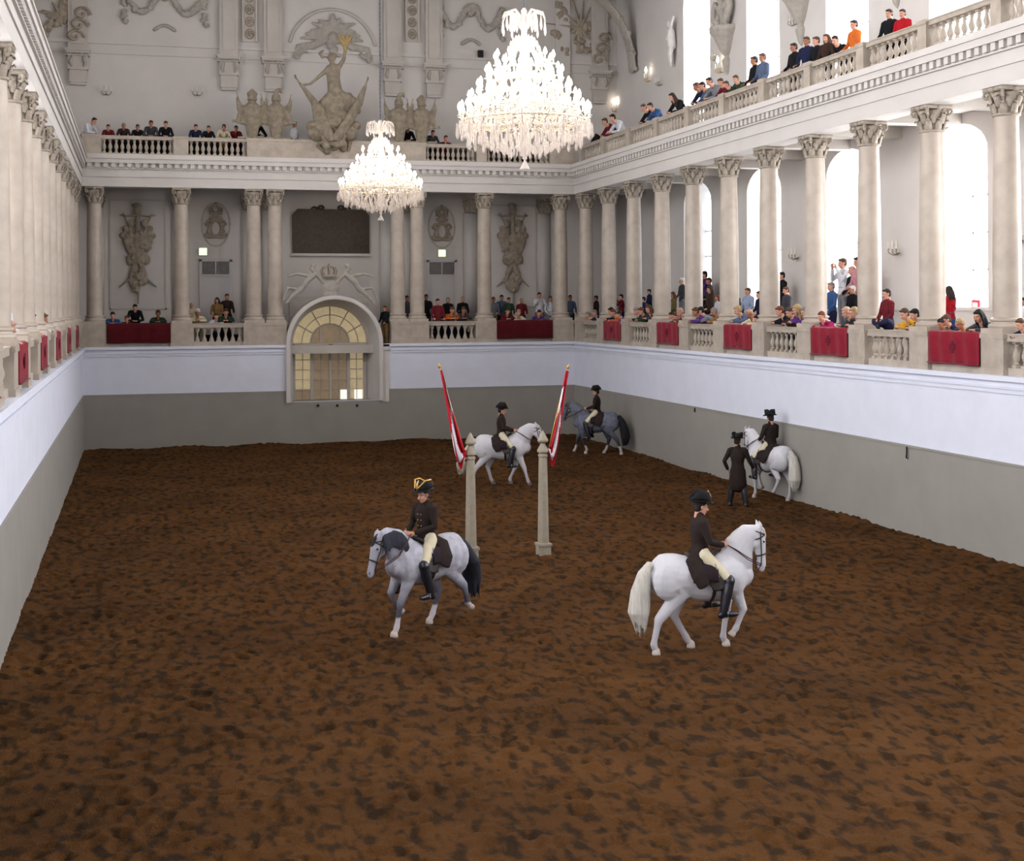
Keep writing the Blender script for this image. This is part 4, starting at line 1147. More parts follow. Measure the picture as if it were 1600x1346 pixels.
def add_hand(mb, w, d, nrm, curl=.5, r=.0088, L=1.0):
    """palm and five fingers from wrist w along d; nrm = palm-facing direction; thumb side from cross product sign of 'd x nrm'"""
    d = d.normalized(); nrm = (nrm - d * nrm.dot(d)).normalized(); s = d.cross(nrm).normalized()
    mb.sweep([w, w + d * .04 * L, w + d * .088 * L], [(.018, .026), (.015, .036), (.012, .038)], 10, side=nrm)
    for i, (o, l) in enumerate(((-.030, .060), (-.010, .074), (.010, .080), (.030, .072))):
        b = w + d * .085 * L + s * o * L
        c1 = (d + nrm * curl * .7).normalized(); c2 = (d * (1 - curl) + nrm * curl * 1.5).normalized()
        mb.sweep([b, b + c1 * l * .45 * L, b + (c1 * .45 + c2 * .5) * l * L], [r, r * .95, r * .85], 7)
    tb = w + d * .025 * L + s * .03 * L
    t1 = (d * .7 + s * .75 + nrm * .35).normalized(); t2 = (d * .9 + s * .25 + nrm * .4).normalized()
    mb.sweep([tb, tb + t1 * .035 * L, tb + t1 * .035 * L + t2 * .03 * L], [r * 1.25, r * 1.15, r], 7)

def add_head(mb, H, M):
    """H = head centre, M = 3x3 rotation (x forward, z up)"""
    P = lambda x, y, z: H + M @ V((x, y, z))
    mb.ball(P(-.012, 0, .03), (.098, .076, .09), 16, M)
    mb.ball(P(.012, 0, -.035), (.074, .062, .085), 14, M)
    mb.ball(P(.05, 0, -.09), (.03, .036, .024), 10, M)             # chin
    mb.sweep([P(.082, 0, .015), P(.1, 0, -.015), P(.112, 0, -.035)], [.011, .013, .017], 8)   # nose
    mb.sweep([P(.075, -.04, .03), P(.09, 0, .033), P(.075, .04, .03)], [.012] * 3, 6)         # brow
    mb.sweep([P(.076, -.02, -.064), P(.09, 0, -.064), P(.076, .02, -.064)], [.009] * 3, 6)    # lips
    for s in (-1, 1):
        mb.sweep([P(-.005, s * .076, .02), P(-.018, s * .088, 0), P(-.002, s * .078, -.03)], [.013, .014, .01], 6)
        mb.ball(P(.05, s * .036, -.03), (.03, .024, .03), 8, M)
    mb.sweep([P(-.03, 0, -.04), P(-.04, 0, -.1), P(-.035, 0, -.15)], [.052, .05, .056], 10)

def hair(mb, H, M, style):
    P = lambda x, y, z: H + M @ V((x, y, z))
    mb.ball(P(-.026, 0, .048), (.1, .086, .087), 16, M)
    mb.ball(P(-.05, 0, .0), (.07, .08, .085), 14, M)
    if style != 'bald':
        mb.sweep([P(.06, -.035, .09), P(.07, .0, .1), P(.06, .035, .09)], [.02, .022, .02], 8)
    if style == 'long':
        for s in (-1, 0, 1):
            mb.sweep([P(-.05, s * .055, .03), P(-.07, s * .07, -.08), P(-.075, s * .075, -.2), P(-.06, s * .07, -.29)], [.05, .055, .055, .03], 10)
        for s in (-1, 1): mb.sweep([P(.0, s * .08, .05), P(.0, s * .088, -.06), P(.0, s * .085, -.18)], [.022, .026, .018], 8)
    if style == 'bun': mb.ball(P(-.13, 0, .05), (.045, .045, .045), 10, M)

def rotm(pitch=0, yaw=0, roll=0):
    return (Matrix.Rotation(yaw, 3, 'Z') @ Matrix.Rotation(pitch, 3, 'Y') @ Matrix.Rotation(roll, 3, 'X'))

def human(J, style='short', voxel=.011, coat='jacket', hands=(.4, .4), gloves=False):
    """J: joints. returns dict of meshes body, jacket, trousers, hair, shoes"""
    g = lambda k: V(J[k])
    Hm = J.get('HM', rotm())
    H = g('head'); nb = g('neck'); pe = g('pelvis'); ch = g('chest')
    sl, sr = g('shL'), g('shR'); lat = (sl - sr).normalized()
    tor = [pe - (ch - pe).normalized() * .09, pe, lerp(pe, ch, .45), ch, lerp(ch, nb, .6), nb]
    body = MB(); body.m = 0
    add_head(body, H, Hm)
    body.sweep([nb - V((0, 0, .03)), lerp(nb, H, .5), H + Hm @ V((-.03, 0, -.05))], [.062, .054, .052], 10)
    tr = [(.15, .1), (.165, .115), (.135, .1), (.165, .12), (.15, .1), (.07, .065)]
    body.sweep(tor, tr, 14, side=lat)
    jk = MB(); e = .014
    jk.sweep(tor, [(a + e, b + e) for a, b in tr[:5]] + [(.082, .078)], 16, side=lat)
    tz = MB(); sh = MB()
    for s, S, E, W, k in ((1, sl, g('elL'), g('wrL'), 0), (-1, sr, g('elR'), g('wrR'), 1)):
        body.sweep([lerp(S, nb, .25), S, lerp(S, E, .5), E, lerp(E, W, .5), W], [.055, .056, .046, .038, .036, .025], 10)
        d = (W - E).normalized(); hd = J.get('handdirL' if s > 0 else 'handdirR'); hd = V(hd) if hd else d
        nrm = J.get('palmL' if s > 0 else 'palmR') or (0, -s, -.3)
        add_hand(body, W, hd, V(nrm) , hands[k])
        jk.sweep([lerp(S, nb, .3), S, lerp(S, E, .5), E, lerp(E, W, .5), lerp(E, W, .93)], [.07, .072, .06, .052, .048, .04], 10)
        if gloves:
            gl = MB()
    for s, Hp, K, A in ((1, g('hipL'), g('knL'), g('anL')), (-1, g('hipR'), g('knR'), g('anR'))):
        body.sweep([Hp, lerp(Hp, K, .5), K, lerp(K, A, .3), A], [.09, .078, .056, .055, .036], 12)
        fd = V(J.get('footdir', (1, 0, -.05))).normalized()
        body.sweep([A - V((0, 0, .03)) - fd * .03, A + fd * .06 - V((0, 0, .04)), A + fd * .15 - V((0, 0, .055))], [.036, .034, .024], 8)
        tz.sweep([lerp(Hp, pe, .3) + V((0, 0, .04)), Hp, lerp(Hp, K, .5), K, lerp(K, A, .35), lerp(K, A, .95)], [.1, .108, .093, .07, .07, .055], 12)
        sh.sweep([A - V((0, 0, .0)) - fd * .02, A - V((0, 0, .035)) - fd * .02, A + fd * .07 - V((0, 0, .045)), A + fd * .17 - V((0, 0, .055))], [.045, .047, .046, .032], 10)
    tz.sweep(tor[:3], [(.168, .118), (.178, .126), (.15, .115)], 14, side=lat)
    if coat == 'long':
        a = pe + V((0, 0, .05))
        jk.sweep([a, lerp(a, lerp(g('knL'), g('knR'), .5), .45), lerp(a, lerp(g('knL'), g('knR'), .5), .85)], [(.18, .135), (.2, .15), (.21, .16)], 14, side=lat)
    hr = MB(); hair(hr, H, Hm, style)
    out = {}
    bm_ = blend(body, [SKIN, EYE, LIP], 'body', voxel, 2)
    P = lambda x, y, z: tuple(H + Hm @ V((x, y, z)))
    paint(bm_, [(P(.083, .031, .006), .0115, 1), (P(.083, -.031, .006), .0115, 1), (P(.09, 0, -.064), .019, 2)])
    out['body'] = bm_
    out['jacket'] = blend(jk, [SKIN], 'jacket', .016, 3)
    out['trousers'] = blend(tz, [SKIN], 'trousers', .016, 3)
    out['shoes'] = blend(sh, [SKIN], 'shoes', .014, 2)
    out['hair'] = blend(hr, [SKIN], 'hair', .013, 2)
    return out

def base(z=0, lean=0, dx=0):
    """standing joints, facing +x"""
    c, s = math.cos(lean), math.sin(lean)
    T = lambda h, y=0, x=0: V((dx + s * h + x, y, z + .93 + c * h))
    return dict(pelvis=T(0), chest=T(.34), neck=T(.54), head=T(.7, 0, .03), shL=T(.48, .185), shR=T(.48, -.185),
                hipL=V((dx, .095, z + .9)), hipR=V((dx, -.095, z + .9)), knL=V((dx + .02, .1, z + .49)), knR=V((dx + .02, -.1, z + .49)),
                anL=V((dx - .02, .11, z + .085)), anR=V((dx - .02, -.11, z + .085)))
def pose(kind, style):
    if kind == 'stand':
        J = base(); J.update(elL=(.04, .25, 1.13), elR=(.04, -.25, 1.13), wrL=(.22, .2, 1.0), wrR=(.22, -.2, 1.0), handdirL=(1, 0, -.3), handdirR=(1, 0, -.3), palmL=(0, -.3, -1), palmR=(0, .3, -1)); J['HM'] = rotm(.15)
    elif kind == 'photo':
        J = base(); J.update(elL=(.16, .27, 1.22), elR=(.16, -.27, 1.22), wrL=(.24, .1, 1.5), wrR=(.24, -.1, 1.5), handdirL=(.2, -.2, 1), handdirR=(.2, .2, 1), palmL=(.4, -1, 0), palmR=(.4, 1, 0)); J['HM'] = rotm(.1)
    elif kind == 'lean':
        J = base(lean=.62, dx=-.35); h = V(J['head']); J['head'] = h + V((.07, 0, -.02)); J['HM'] = rotm(.35)
        J.update(elL=(.1, .29, 1.02), elR=(.1, -.29, 1.02), wrL=(.24, .08, .99), wrR=(.25, -.1, 1.0), handdirL=(.3, -1, 0), handdirR=(.3, 1, 0), palmL=(0, 0, -1), palmR=(0, 0, -1))
    elif kind == 'sit':      # seated, forearms on the rail in front, seat at .42
        J = dict(pelvis=V((-.6, 0, .52)), chest=V((-.42, 0, .82)), neck=V((-.16, 0, 1.0)), head=V((-.03, 0, 1.15)), shL=V((-.22, .18, .95)), shR=V((-.22, -.18, .95)),
                 hipL=V((-.58, .1, .5)), hipR=V((-.58, -.1, .5)), knL=V((-.28, .12, .5)), knR=V((-.28, -.12, .5)), anL=V((-.4, .12, .085)), anR=V((-.4, -.12, .085)),
                 elL=(-.02, .25, .87), elR=(-.02, -.25, .87), wrL=(.12, .06, .885), wrR=(.11, -.09, .88), handdirL=(.2, -1, 0), handdirR=(.2, 1, 0), palmL=(0, 0, -1), palmR=(0, 0, -1), HM=rotm(.35))
    return human(J, style)
VAR = {}
def variant(kind, style):
    if (kind, style) not in VAR: VAR[(kind, style)] = pose(kind, style)
    return VAR[(kind, style)]
HTOP = {'stand': 1.76, 'photo': 1.76, 'lean': 1.53, 'sit': 1.29}
HAIR = {'black': (26, 22, 24), 'dark': (48, 36, 32), 'brown': (86, 62, 46), 'reddish': (110, 60, 42), 'blond': (176, 150, 108), 'grey': (140, 134, 130), 'white': (214, 210, 206), 'bald': (206, 160, 138)}
COLR = {'black': (30, 30, 34), 'dark brown': (62, 46, 40), 'navy': (38, 42, 70), 'dark grey': (70, 70, 76), 'grey': (130, 132, 138), 'blue': (62, 92, 140), 'pale blue': (158, 172, 200), 'white': (226, 226, 232),
        'beige': (196, 178, 150), 'tan': (150, 116, 78), 'olive': (106, 96, 62), 'green': (52, 72, 56), 'maroon': (110, 36, 44), 'red': (176, 30, 40), 'purple': (92, 58, 128), 'orange': (214, 112, 50), 'yellow': (222, 164, 52), 'magenta': (150, 34, 84), 'brown': (104, 72, 52), 'cream': (222, 208, 176), 'pink': (206, 150, 156), 'grey blue': (92, 106, 132)}
placed = []
def person(x, y, z, face, kind, style, hc, cc, tcol, label, group, s=1.0):
    m = variant(kind, style)
    t = empty('person', (x, y, z), face, label, 'person', group)
    t.scale = (s, s, s)
    b = link('body', m['body'], t)
    skin = SKIN if rnd.random() < .75 else SKINB
    b.material_slots[0].link = 'OBJECT'; b.material_slots[0].material = skin
    for nm, c in (('jacket', cloth(COLR[cc])), ('trousers', cloth(COLR[tcol])), ('shoes', BLACK), ('hair', mat('%s_hair' % hc, srgb(*HAIR[hc]), .7, .25, 30, .3, 60))):
        o = link(nm, m[nm], t); o.material_slots[0].link = 'OBJECT'; o.material_slots[0].material = c
    return t

ZF = ZL - .04
FLOORS = {'R0': ZF, 'R1': ZF + .35, 'R2': ZF + .7, 'L0': ZF, 'L1': ZF + .35, 'B0': ZF, 'B1': ZF + .24, 'UR': ZC - .12, 'UB': ZC - .12}
XR = {'R0': 18.2, 'R1': 19.45, 'R2': 20.2, 'UR': 18.78}
YB = {'B0': .42, 'B1': 1.55, 'UB': .72}
def crowd(rows, zone_name, group):
    """rows: (px, py of the head top, row, pose, hair style, hair colour, coat, legs, turn)"""
    rows = sorted(rows, key=lambda r: r[0])
    for i, (px, py, lv, kind, style, hc, cc, tc, turn) in enumerate(rows):
        z = FLOORS[lv]
        for push in (0, .25, -.2, .45):
            if push and lv in ('R0', 'B0', 'L0'): push = push * .25
            if lv in XR: p = at(px, py, 0, XR[lv] + push); face = PI
            elif lv[0] == 'L': p = at(px, py, 0, (-.34 if kind == 'stand' else -.16) if lv == 'L0' else -1.5); face = 0
            else: p = at(px, py, 1, YB[lv] + push); face = -PI / 2
            if lv == 'R0':
                kb = round((-.4 - p.y) / 2.655 - .5); cy_ = -.4 - 2.655 * (kb + .5); p.y = max(cy_ - .8, min(cy_ + .8, p.y))
            if all((p.x - a) ** 2 + (p.y - b) ** 2 > .14 or c != lv for a, b, c in placed): break
        placed.append((p.x, p.y, lv))
        h = p.z - z
        s = h / HTOP[kind]
        s = max(.62, min(1.12, s))
        look = {'short': 'short', 'long': 'long', 'bun': 'tied'}.get(style, 'thin')
        label = '%s, %s %s hair, %s top' % (zone_name(px, i, rows), look, hc, cc) if hc != 'bald' else '%s, bald, in %s top' % (zone_name(px, i, rows), cc)
        off = .3 if kind in ('sit', 'lean') else 0
        # head sits forward of the body's origin: step back so the head stays on its line of sight
        fx = {'sit': .0, 'lean': .2, 'stand': .03, 'photo': .03}[kind] * s
        d = V((math.cos(face + turn), math.sin(face + turn), 0))
        person(p.x - d.x * fx, p.y - d.y * fx, z, face + turn, kind, style, hc, cc, tc, label, group, s)

S_, L_, B_ = 'short', 'long', 'bun'
# lower right gallery
RIGHT = [
 [(917, 487, 'R0', 'sit', S_, 'grey', 'beige', 'dark grey', .1), (931, 462, 'R1', 'stand', S_, 'dark', 'dark brown', 'navy', 0), (928, 484, 'R0', 'sit', S_, 'grey', 'navy', 'navy', .3)],
 [(949, 480, 'R0', 'sit', S_, 'black', 'black', 'black', 0), (957, 483, 'R0', 'sit', S_, 'reddish', 'orange', 'navy', .2), (966, 486, 'R0', 'sit', S_, 'dark', 'purple', 'navy', -.1), (970, 460, 'R1', 'photo', S_, 'black', 'maroon', 'black', 0)],
 [(990, 480, 'R0', 'sit', S_, 'grey', 'black', 'black', 0), (1000, 480, 'R0', 'sit', S_, 'reddish', 'green', 'black', .2), (1012, 472, 'R0', 'sit', L_, 'brown', 'dark grey', 'black', .5), (1014, 452, 'R2', 'stand', S_, 'dark', 'navy', 'navy', 0), (1005, 464, 'R1', 'stand', S_, 'black', 'navy', 'black', -.3)],
 [(1051, 456, 'R1', 'stand', L_, 'brown', 'olive', 'tan', 0), (1065, 434, 'R2', 'stand', S_, 'white', 'dark grey', 'grey', 0), (1048, 487, 'R0', 'sit', S_, 'dark', 'green', 'navy', 0), (1061, 481, 'R0', 'sit', S_, 'bald', 'brown', 'navy', .1), (1055, 489, 'R0', 'sit', S_, 'brown', 'orange', 'navy', .4)],
 [(1076, 480, 'R0', 'sit', S_, 'brown', 'purple', 'navy', 0), (1088, 479, 'R0', 'sit', S_, 'black', 'grey', 'navy', -.3), (1114, 480, 'R0', 'sit', S_, 'grey', 'tan', 'navy', .2), (1109, 447, 'R1', 'stand', L_, 'dark', 'dark brown', 'black', 0), (1107, 434, 'R2', 'stand', S_, 'dark', 'dark grey', 'black', 0), (1100, 424, 'R2', 'photo', S_, 'black', 'purple', 'black', 0), (1121, 461, 'R1', 'stand', L_, 'reddish', 'white', 'grey', 0)],
 [(1139, 458, 'R1', 'lean', S_, 'dark', 'dark grey', 'navy', .4), (1168, 450, 'R1', 'stand', S_, 'brown', 'pale blue', 'tan', .3), (1151, 477, 'R0', 'sit', S_, 'blond', 'grey blue', 'navy', 0), (1170, 483, 'R0', 'sit', S_, 'bald', 'cream', 'beige', .4), (1186, 455, 'R1', 'stand', S_, 'black', 'navy', 'navy', 0), (1181, 492, 'R0', 'sit', S_, 'black', 'pink', 'navy', .3)],
 [(1216, 478, 'R0', 'sit', S_, 'reddish', 'black', 'navy', 0), (1228, 448, 'R1', 'stand', S_, 'brown', 'dark grey', 'black', 0), (1221, 425, 'R2', 'stand', S_, 'black', 'black', 'black', 0), (1232, 480, 'R0', 'sit', S_, 'brown', 'dark brown', 'navy', .2), (1243, 474, 'R0', 'sit', L_, 'blond', 'purple', 'navy', 0), (1256, 479, 'R0', 'sit', S_, 'grey', 'purple', 'grey', 0)],
 [(1276, 486, 'R0', 'sit', S_, 'reddish', 'magenta', 'black', .5), (1298, 441, 'R1', 'stand', S_, 'grey', 'blue', 'navy', 0), (1320, 424, 'R2', 'stand', S_, 'white', 'black', 'black', 0), (1331, 416, 'R2', 'stand', S_, 'bald', 'black', 'black', 0), (1331, 446, 'R1', 'stand', S_, 'white', 'black', 'black', 0), (1316, 402, 'R2', 'photo', S_, 'brown', 'white', 'grey', 0), (1340, 392, 'R2', 'stand', S_, 'black', 'pink', 'grey', 0), (1320, 479, 'R0', 'sit', S_, 'bald', 'dark grey', 'black', 0), (1338, 479, 'R0', 'sit', S_, 'blond', 'black', 'black', .1)],
 [(1411, 481, 'R0', 'sit', S_, 'brown', 'yellow', 'navy', .1), (1438, 482, 'R0', 'sit', S_, 'black', 'black', 'navy', 0)],
 [(1451, 497, 'R0', 'sit', S_, 'black', 'tan', 'navy', .5), (1474, 491, 'R0', 'sit', S_, 'brown', 'navy', 'navy', 0), (1498, 497, 'R0', 'sit', S_, 'blond', 'yellow', 'black', .1), (1482, 447, 'R1', 'stand', L_, 'dark', 'red', 'blue', -1.2), (1527, 483, 'R0', 'sit', L_, 'black', 'dark grey', 'maroon', .3)],
 [(1599, 465, 'R1', 'stand', S_, 'black', 'white', 'navy', 0), (1592, 497, 'R0', 'sit', S_, 'brown', 'navy', 'navy', .2)],
]
def zn(bay, gal):
    def f(px, i, rows): return 'person %s of %s in %s bay of the %s gallery' % (['leftmost', 'second', 'third', 'fourth', 'fifth', 'sixth', 'seventh', 'eighth', 'ninth', 'tenth'][i] + (' from left' if i else ''), '', ORD[bay], gal)
    return f
def namer(fmt):
    w_ = ['leftmost person', 'second from left', 'third from left', 'fourth from left', 'fifth from left', 'sixth from left', 'seventh from left', 'eighth from left', 'ninth from left', 'tenth from left', 'eleventh from left', 'twelfth from left', 'thirteenth from left', 'fourteenth from left', 'fifteenth from left']
    return lambda px, i, rows: w_[i] + ' ' + fmt
for b, rows in enumerate(RIGHT):
    crowd(rows, namer('in right gallery bay %s' % ORD[b]), 'visitors in the lower right gallery')
# one man sits on the rail with his legs drawn up
J = dict(pelvis=V((0, 0, .12)), chest=V((.02, 0, .46)), neck=V((.03, 0, .66)), head=V((.05, 0, .82)), shL=V((.02, .19, .6)), shR=V((.02, -.19, .6)), hipL=V((.02, .1, .1)), hipR=V((.02, -.1, .1)),
         knL=V((.22, .32, .2)), knR=V((.2, -.36, .18)), anL=V((.26, -.05, .08)), anR=V((.3, .02, .08)), elL=(.06, .27, .34), elR=(.06, -.27, .34), wrL=(.2, .18, .2), wrR=(.2, -.18, .2), footdir=(.3, .9, 0), HM=rotm(.1), handdirL=(.5, -.5, -.2), handdirR=(.5, .5, -.2))
VAR[('perch', 'short')] = human(J, 'short')
p = at(1388, 455, 0, 18.35)
person(18.35, p.y, ZP + .02, PI, 'perch', 'short', 'dark', 'maroon', 'navy', 'person in maroon shirt sitting cross legged on the right gallery parapet', 'visitors in the lower right gallery', .96)

crowd([(176, 487, 'B0', 'sit', S_, 'dark', 'blue', 'navy', 0), (211, 479, 'B0', 'lean', S_, 'black', 'black', 'black', 0), (198, 493, 'B0', 'sit', S_, 'reddish', 'maroon', 'navy', 0), (247, 484, 'B0', 'sit', S_, 'brown', 'green', 'navy', 0)], namer('behind left wine drape'), 'visitors behind the left wine red drape')
crowd([(299, 474, 'B1', 'stand', S_, 'bald', 'beige', 'beige', 0), (309, 482, 'B0', 'sit', S_, 'white', 'cream', 'beige', 0), (339, 465, 'B1', 'stand', L_, 'black', 'tan', 'dark brown', -.3), (355, 459, 'B1', 'stand', S_, 'brown', 'dark brown', 'black', .3), (338, 489, 'B0', 'sit', S_, 'brown', 'white', 'navy', 0), (353, 482, 'B0', 'sit', S_, 'brown', 'green', 'black', 0)], namer('left of the doorway'), 'visitors left of the doorway')
crowd([(601, 478, 'B0', 'stand', S_, 'brown', 'black', 'tan', -.9), (636, 462, 'B1', 'stand', S_, 'black', 'dark grey', 'dark grey', 0)], namer('just right of the arched doorway'), 'visitors beside the arched doorway')
crowd([(666, 460, 'B1', 'stand', S_, 'dark', 'black', 'black', 0), (684, 467, 'B0', 'stand', S_, 'dark', 'maroon', 'black', 0), (700, 465, 'B1', 'stand', S_, 'grey', 'black', 'black', 0), (723, 464, 'B1', 'stand', S_, 'bald', 'black', 'black', 0), (707, 479, 'B0', 'sit', S_, 'reddish', 'orange', 'navy', 0), (725, 479, 'B0', 'sit', S_, 'brown', 'dark grey', 'navy', 0), (690, 481, 'B0', 'sit', S_, 'brown', 'navy', 'navy', 0)], namer('right of the doorway'), 'visitors right of the doorway')
crowd([(771, 464, 'B1', 'stand', S_, 'reddish', 'grey', 'tan', 0), (784, 461, 'B1', 'stand', S_, 'dark', 'grey blue', 'navy', 0), (795, 465, 'B1', 'stand', S_, 'black', 'green', 'black', 0), (815, 466, 'B1', 'stand', S_, 'blond', 'maroon', 'navy', 0), (794, 481, 'B0', 'sit', S_, 'brown', 'maroon', 'navy', 0), (811, 483, 'B0', 'sit', S_, 'blond', 'cream', 'navy', 0), (843, 457, 'B1', 'photo', S_, 'black', 'white', 'tan', 0), (860, 463, 'B1', 'stand', S_, 'reddish', 'white', 'grey', 0), (843, 484, 'B0', 'sit', S_, 'dark', 'purple', 'navy', 0), (891, 461, 'B1', 'stand', S_, 'brown', 'grey blue', 'navy', 0)], namer('behind right wine drape'), 'visitors behind the right wine red drape')
crowd([(13, 459, 'L0', 'stand', S_, 'black', 'white', 'navy', .3), (69, 488, 'L0', 'sit', S_, 'brown', 'white', 'navy', .2), (49, 487, 'L0', 'sit', S_, 'dark', 'grey', 'navy', .1), (109, 489, 'L0', 'sit', S_, 'dark', 'grey', 'navy', 0), (18, 500, 'L0', 'sit', S_, 'bald', 'pink', 'navy', 0)], namer('in the lower left gallery'), 'visitors in the lower left gallery')
crowd([(149, 187, 'UB', 'lean', S_, 'black', 'white', 'black', .9), (169, 197, 'UB', 'lean', S_, 'dark', 'maroon', 'black', 0), (193, 195, 'UB', 'lean', S_, 'grey', 'dark brown', 'black', 0), (215, 197, 'UB', 'lean', S_, 'dark', 'black', 'black', 0), (236, 191, 'UB', 'lean', S_, 'dark', 'dark grey', 'black', 0), (259, 192, 'UB', 'lean', S_, 'black', 'black', 'black', 0), (306, 197, 'UB', 'lean', S_, 'dark', 'navy', 'black', 0), (326, 199, 'UB', 'lean', S_, 'brown', 'black', 'black', 0), (350, 197, 'UB', 'lean', S_, 'brown', 'cream', 'tan', 0), (369, 199, 'UB', 'lean', S_, 'dark', 'maroon', 'black', 0), (409, 189, 'UB', 'lean', S_, 'grey', 'black', 'black', .6), (461, 190, 'UB', 'stand', S_, 'dark', 'white', 'grey', .7), (638, 198, 'UB', 'lean', S_, 'reddish', 'black', 'black', 0), (677, 206, 'UB', 'lean', S_, 'black', 'dark grey', 'black', 0), (697, 211, 'UB', 'sit', S_, 'reddish', 'maroon', 'maroon', 0)], namer('on upper end balcony'), 'visitors on the upper end balcony')
UR = [(922, 205, 'UR', 'lean', S_, 'black', 'black', 'black', 0), (943, 188, 'UR', 'lean', S_, 'brown', 'maroon', 'black', .2), (955, 182, 'UR', 'lean', S_, 'black', 'white', 'black', .2), (1004, 166, 'UR', 'lean', S_, 'brown', 'black', 'black', .2), (1014, 164, 'UR', 'lean', S_, 'dark', 'blue', 'navy', .2), (1048, 149, 'UR', 'lean', L_, 'dark', 'black', 'black', .2), (1086, 133, 'UR', 'lean', S_, 'brown', 'navy', 'black', .2), (1095, 132, 'UR', 'lean', S_, 'dark', 'grey blue', 'navy', .1), (1106, 125, 'UR', 'lean', S_, 'dark', 'grey', 'dark grey', .3), (1124, 126, 'UR', 'lean', S_, 'brown', 'maroon', 'black', .3), (1133, 130, 'UR', 'lean', S_, 'brown', 'dark brown', 'black', .2), (1148, 121, 'UR', 'lean', S_, 'brown', 'green', 'black', .5), (1178, 88, 'UR', 'stand', S_, 'dark', 'black', 'black', 0), (1191, 83, 'UR', 'stand', S_, 'brown', 'grey blue', 'navy', .2)]
UR2 = [(1240, 67, 'UR', 'stand', S_, 'dark', 'black', 'black', .1), (1260, 57, 'UR', 'stand', S_, 'brown', 'navy', 'navy', .5), (1275, 57, 'UR', 'stand', S_, 'brown', 'black', 'black', .1), (1291, 53, 'UR', 'stand', L_, 'brown', 'dark brown', 'black', .4), (1303, 60, 'UR', 'lean', S_, 'dark', 'black', 'black', .5), (1334, 31, 'UR', 'stand', S_, 'dark', 'orange', 'black', .1), (1389, 14, 'UR', 'stand', S_, 'dark', 'black', 'black', .4), (1410, 14, 'UR', 'stand', S_, 'dark', 'red', 'black', .5)]
crowd(UR, namer('on upper right balcony'), 'visitors on the upper right balcony')
crowd(UR2, namer('of nearest upper right group'), 'nearest visitors on the upper right balcony')
# ================================================================ horses and riders
def coat_mat(name, body, legs=None, z0=.35, z1=.8, face=None, dap=0., sock=None):
    """hair coat: body colour running into darker legs, optional white socks (object z), faint dapples"""
    m = bpy.data.materials.new(name); m.use_nodes = True
    nt = m.node_tree; N = nt.nodes; L = nt.links; b = N['Principled BSDF']
    b.inputs['Roughness'].default_value = .6; b.inputs['Specular IOR Level'].default_value = .25
    tc = N.new('ShaderNodeTexCoord'); sp = N.new('ShaderNodeSeparateXYZ'); L.new(tc.outputs['Object'], sp.inputs[0])
    nz = N.new('ShaderNodeTexNoise'); nz.inputs['Scale'].default_value = 9; nz.inputs['Detail'].default_value = 3; L.new(tc.outputs['Object'], nz.inputs['Vector'])
    r = N.new('ShaderNodeValToRGB'); k = 1 - dap
    r.color_ramp.elements[0].position = .4; r.color_ramp.elements[0].color = (body[0] * k, body[1] * k, body[2] * k, 1)
    r.color_ramp.elements[1].position = .6; r.color_ramp.elements[1].color = body
    L.new(nz.outputs['Fac'], r.inputs['Fac'])
    last = r.outputs[0]
    def ramp(src, a, b_, ca, inv):
        nonlocal last
        mr = N.new('ShaderNodeMapRange'); mr.inputs[1].default_value = a; mr.inputs[2].default_value = b_
        mr.inputs[3].default_value = 0 if inv else 1; mr.inputs[4].default_value = 1 if inv else 0
        L.new(src, mr.inputs[0])
        mx = N.new('ShaderNodeMix'); mx.data_type = 'RGBA'
        L.new(mr.outputs[0], mx.inputs[0]); L.new(last, mx.inputs[6]); mx.inputs[7].default_value = ca; last = mx.outputs[2]
    if legs: ramp(sp.outputs['Z'], z0, z1, legs, False)
    if sock: ramp(sp.outputs['Z'], sock[0], sock[0] + .03, sock[1], False)
    if face: ramp(sp.outputs['X'], .85, 1.0, face, True)
    L.new(last, b.inputs['Base Color'])
    bp = N.new('ShaderNodeBump'); bp.inputs['Strength'].default_value = .12; bp.inputs['Distance'].default_value = .01
    n2 = N.new('ShaderNodeTexNoise'); n2.inputs['Scale'].default_value = 60; L.new(tc.outputs['Object'], n2.inputs['Vector'])
    L.new(n2.outputs['Fac'], bp.inputs['Height']); L.new(bp.outputs['Normal'], b.inputs['Normal'])
    return m

def hairmat(name, c):
    m = mat(name, c, .75, .2, 26, .8, 60, spec=.2)
    for n in list(m.node_tree.nodes):
        if n.type == 'TEX_NOISE':
            mp = m.node_tree.nodes.new('ShaderNodeMapping'); mp.inputs['Scale'].default_value = (1, 1, .06)
            l = n.inputs['Vector'].links[0]; src = l.from_socket; m.node_tree.links.new(src, mp.inputs[0]); m.node_tree.links.new(mp.outputs[0], n.inputs['Vector'])
    return m

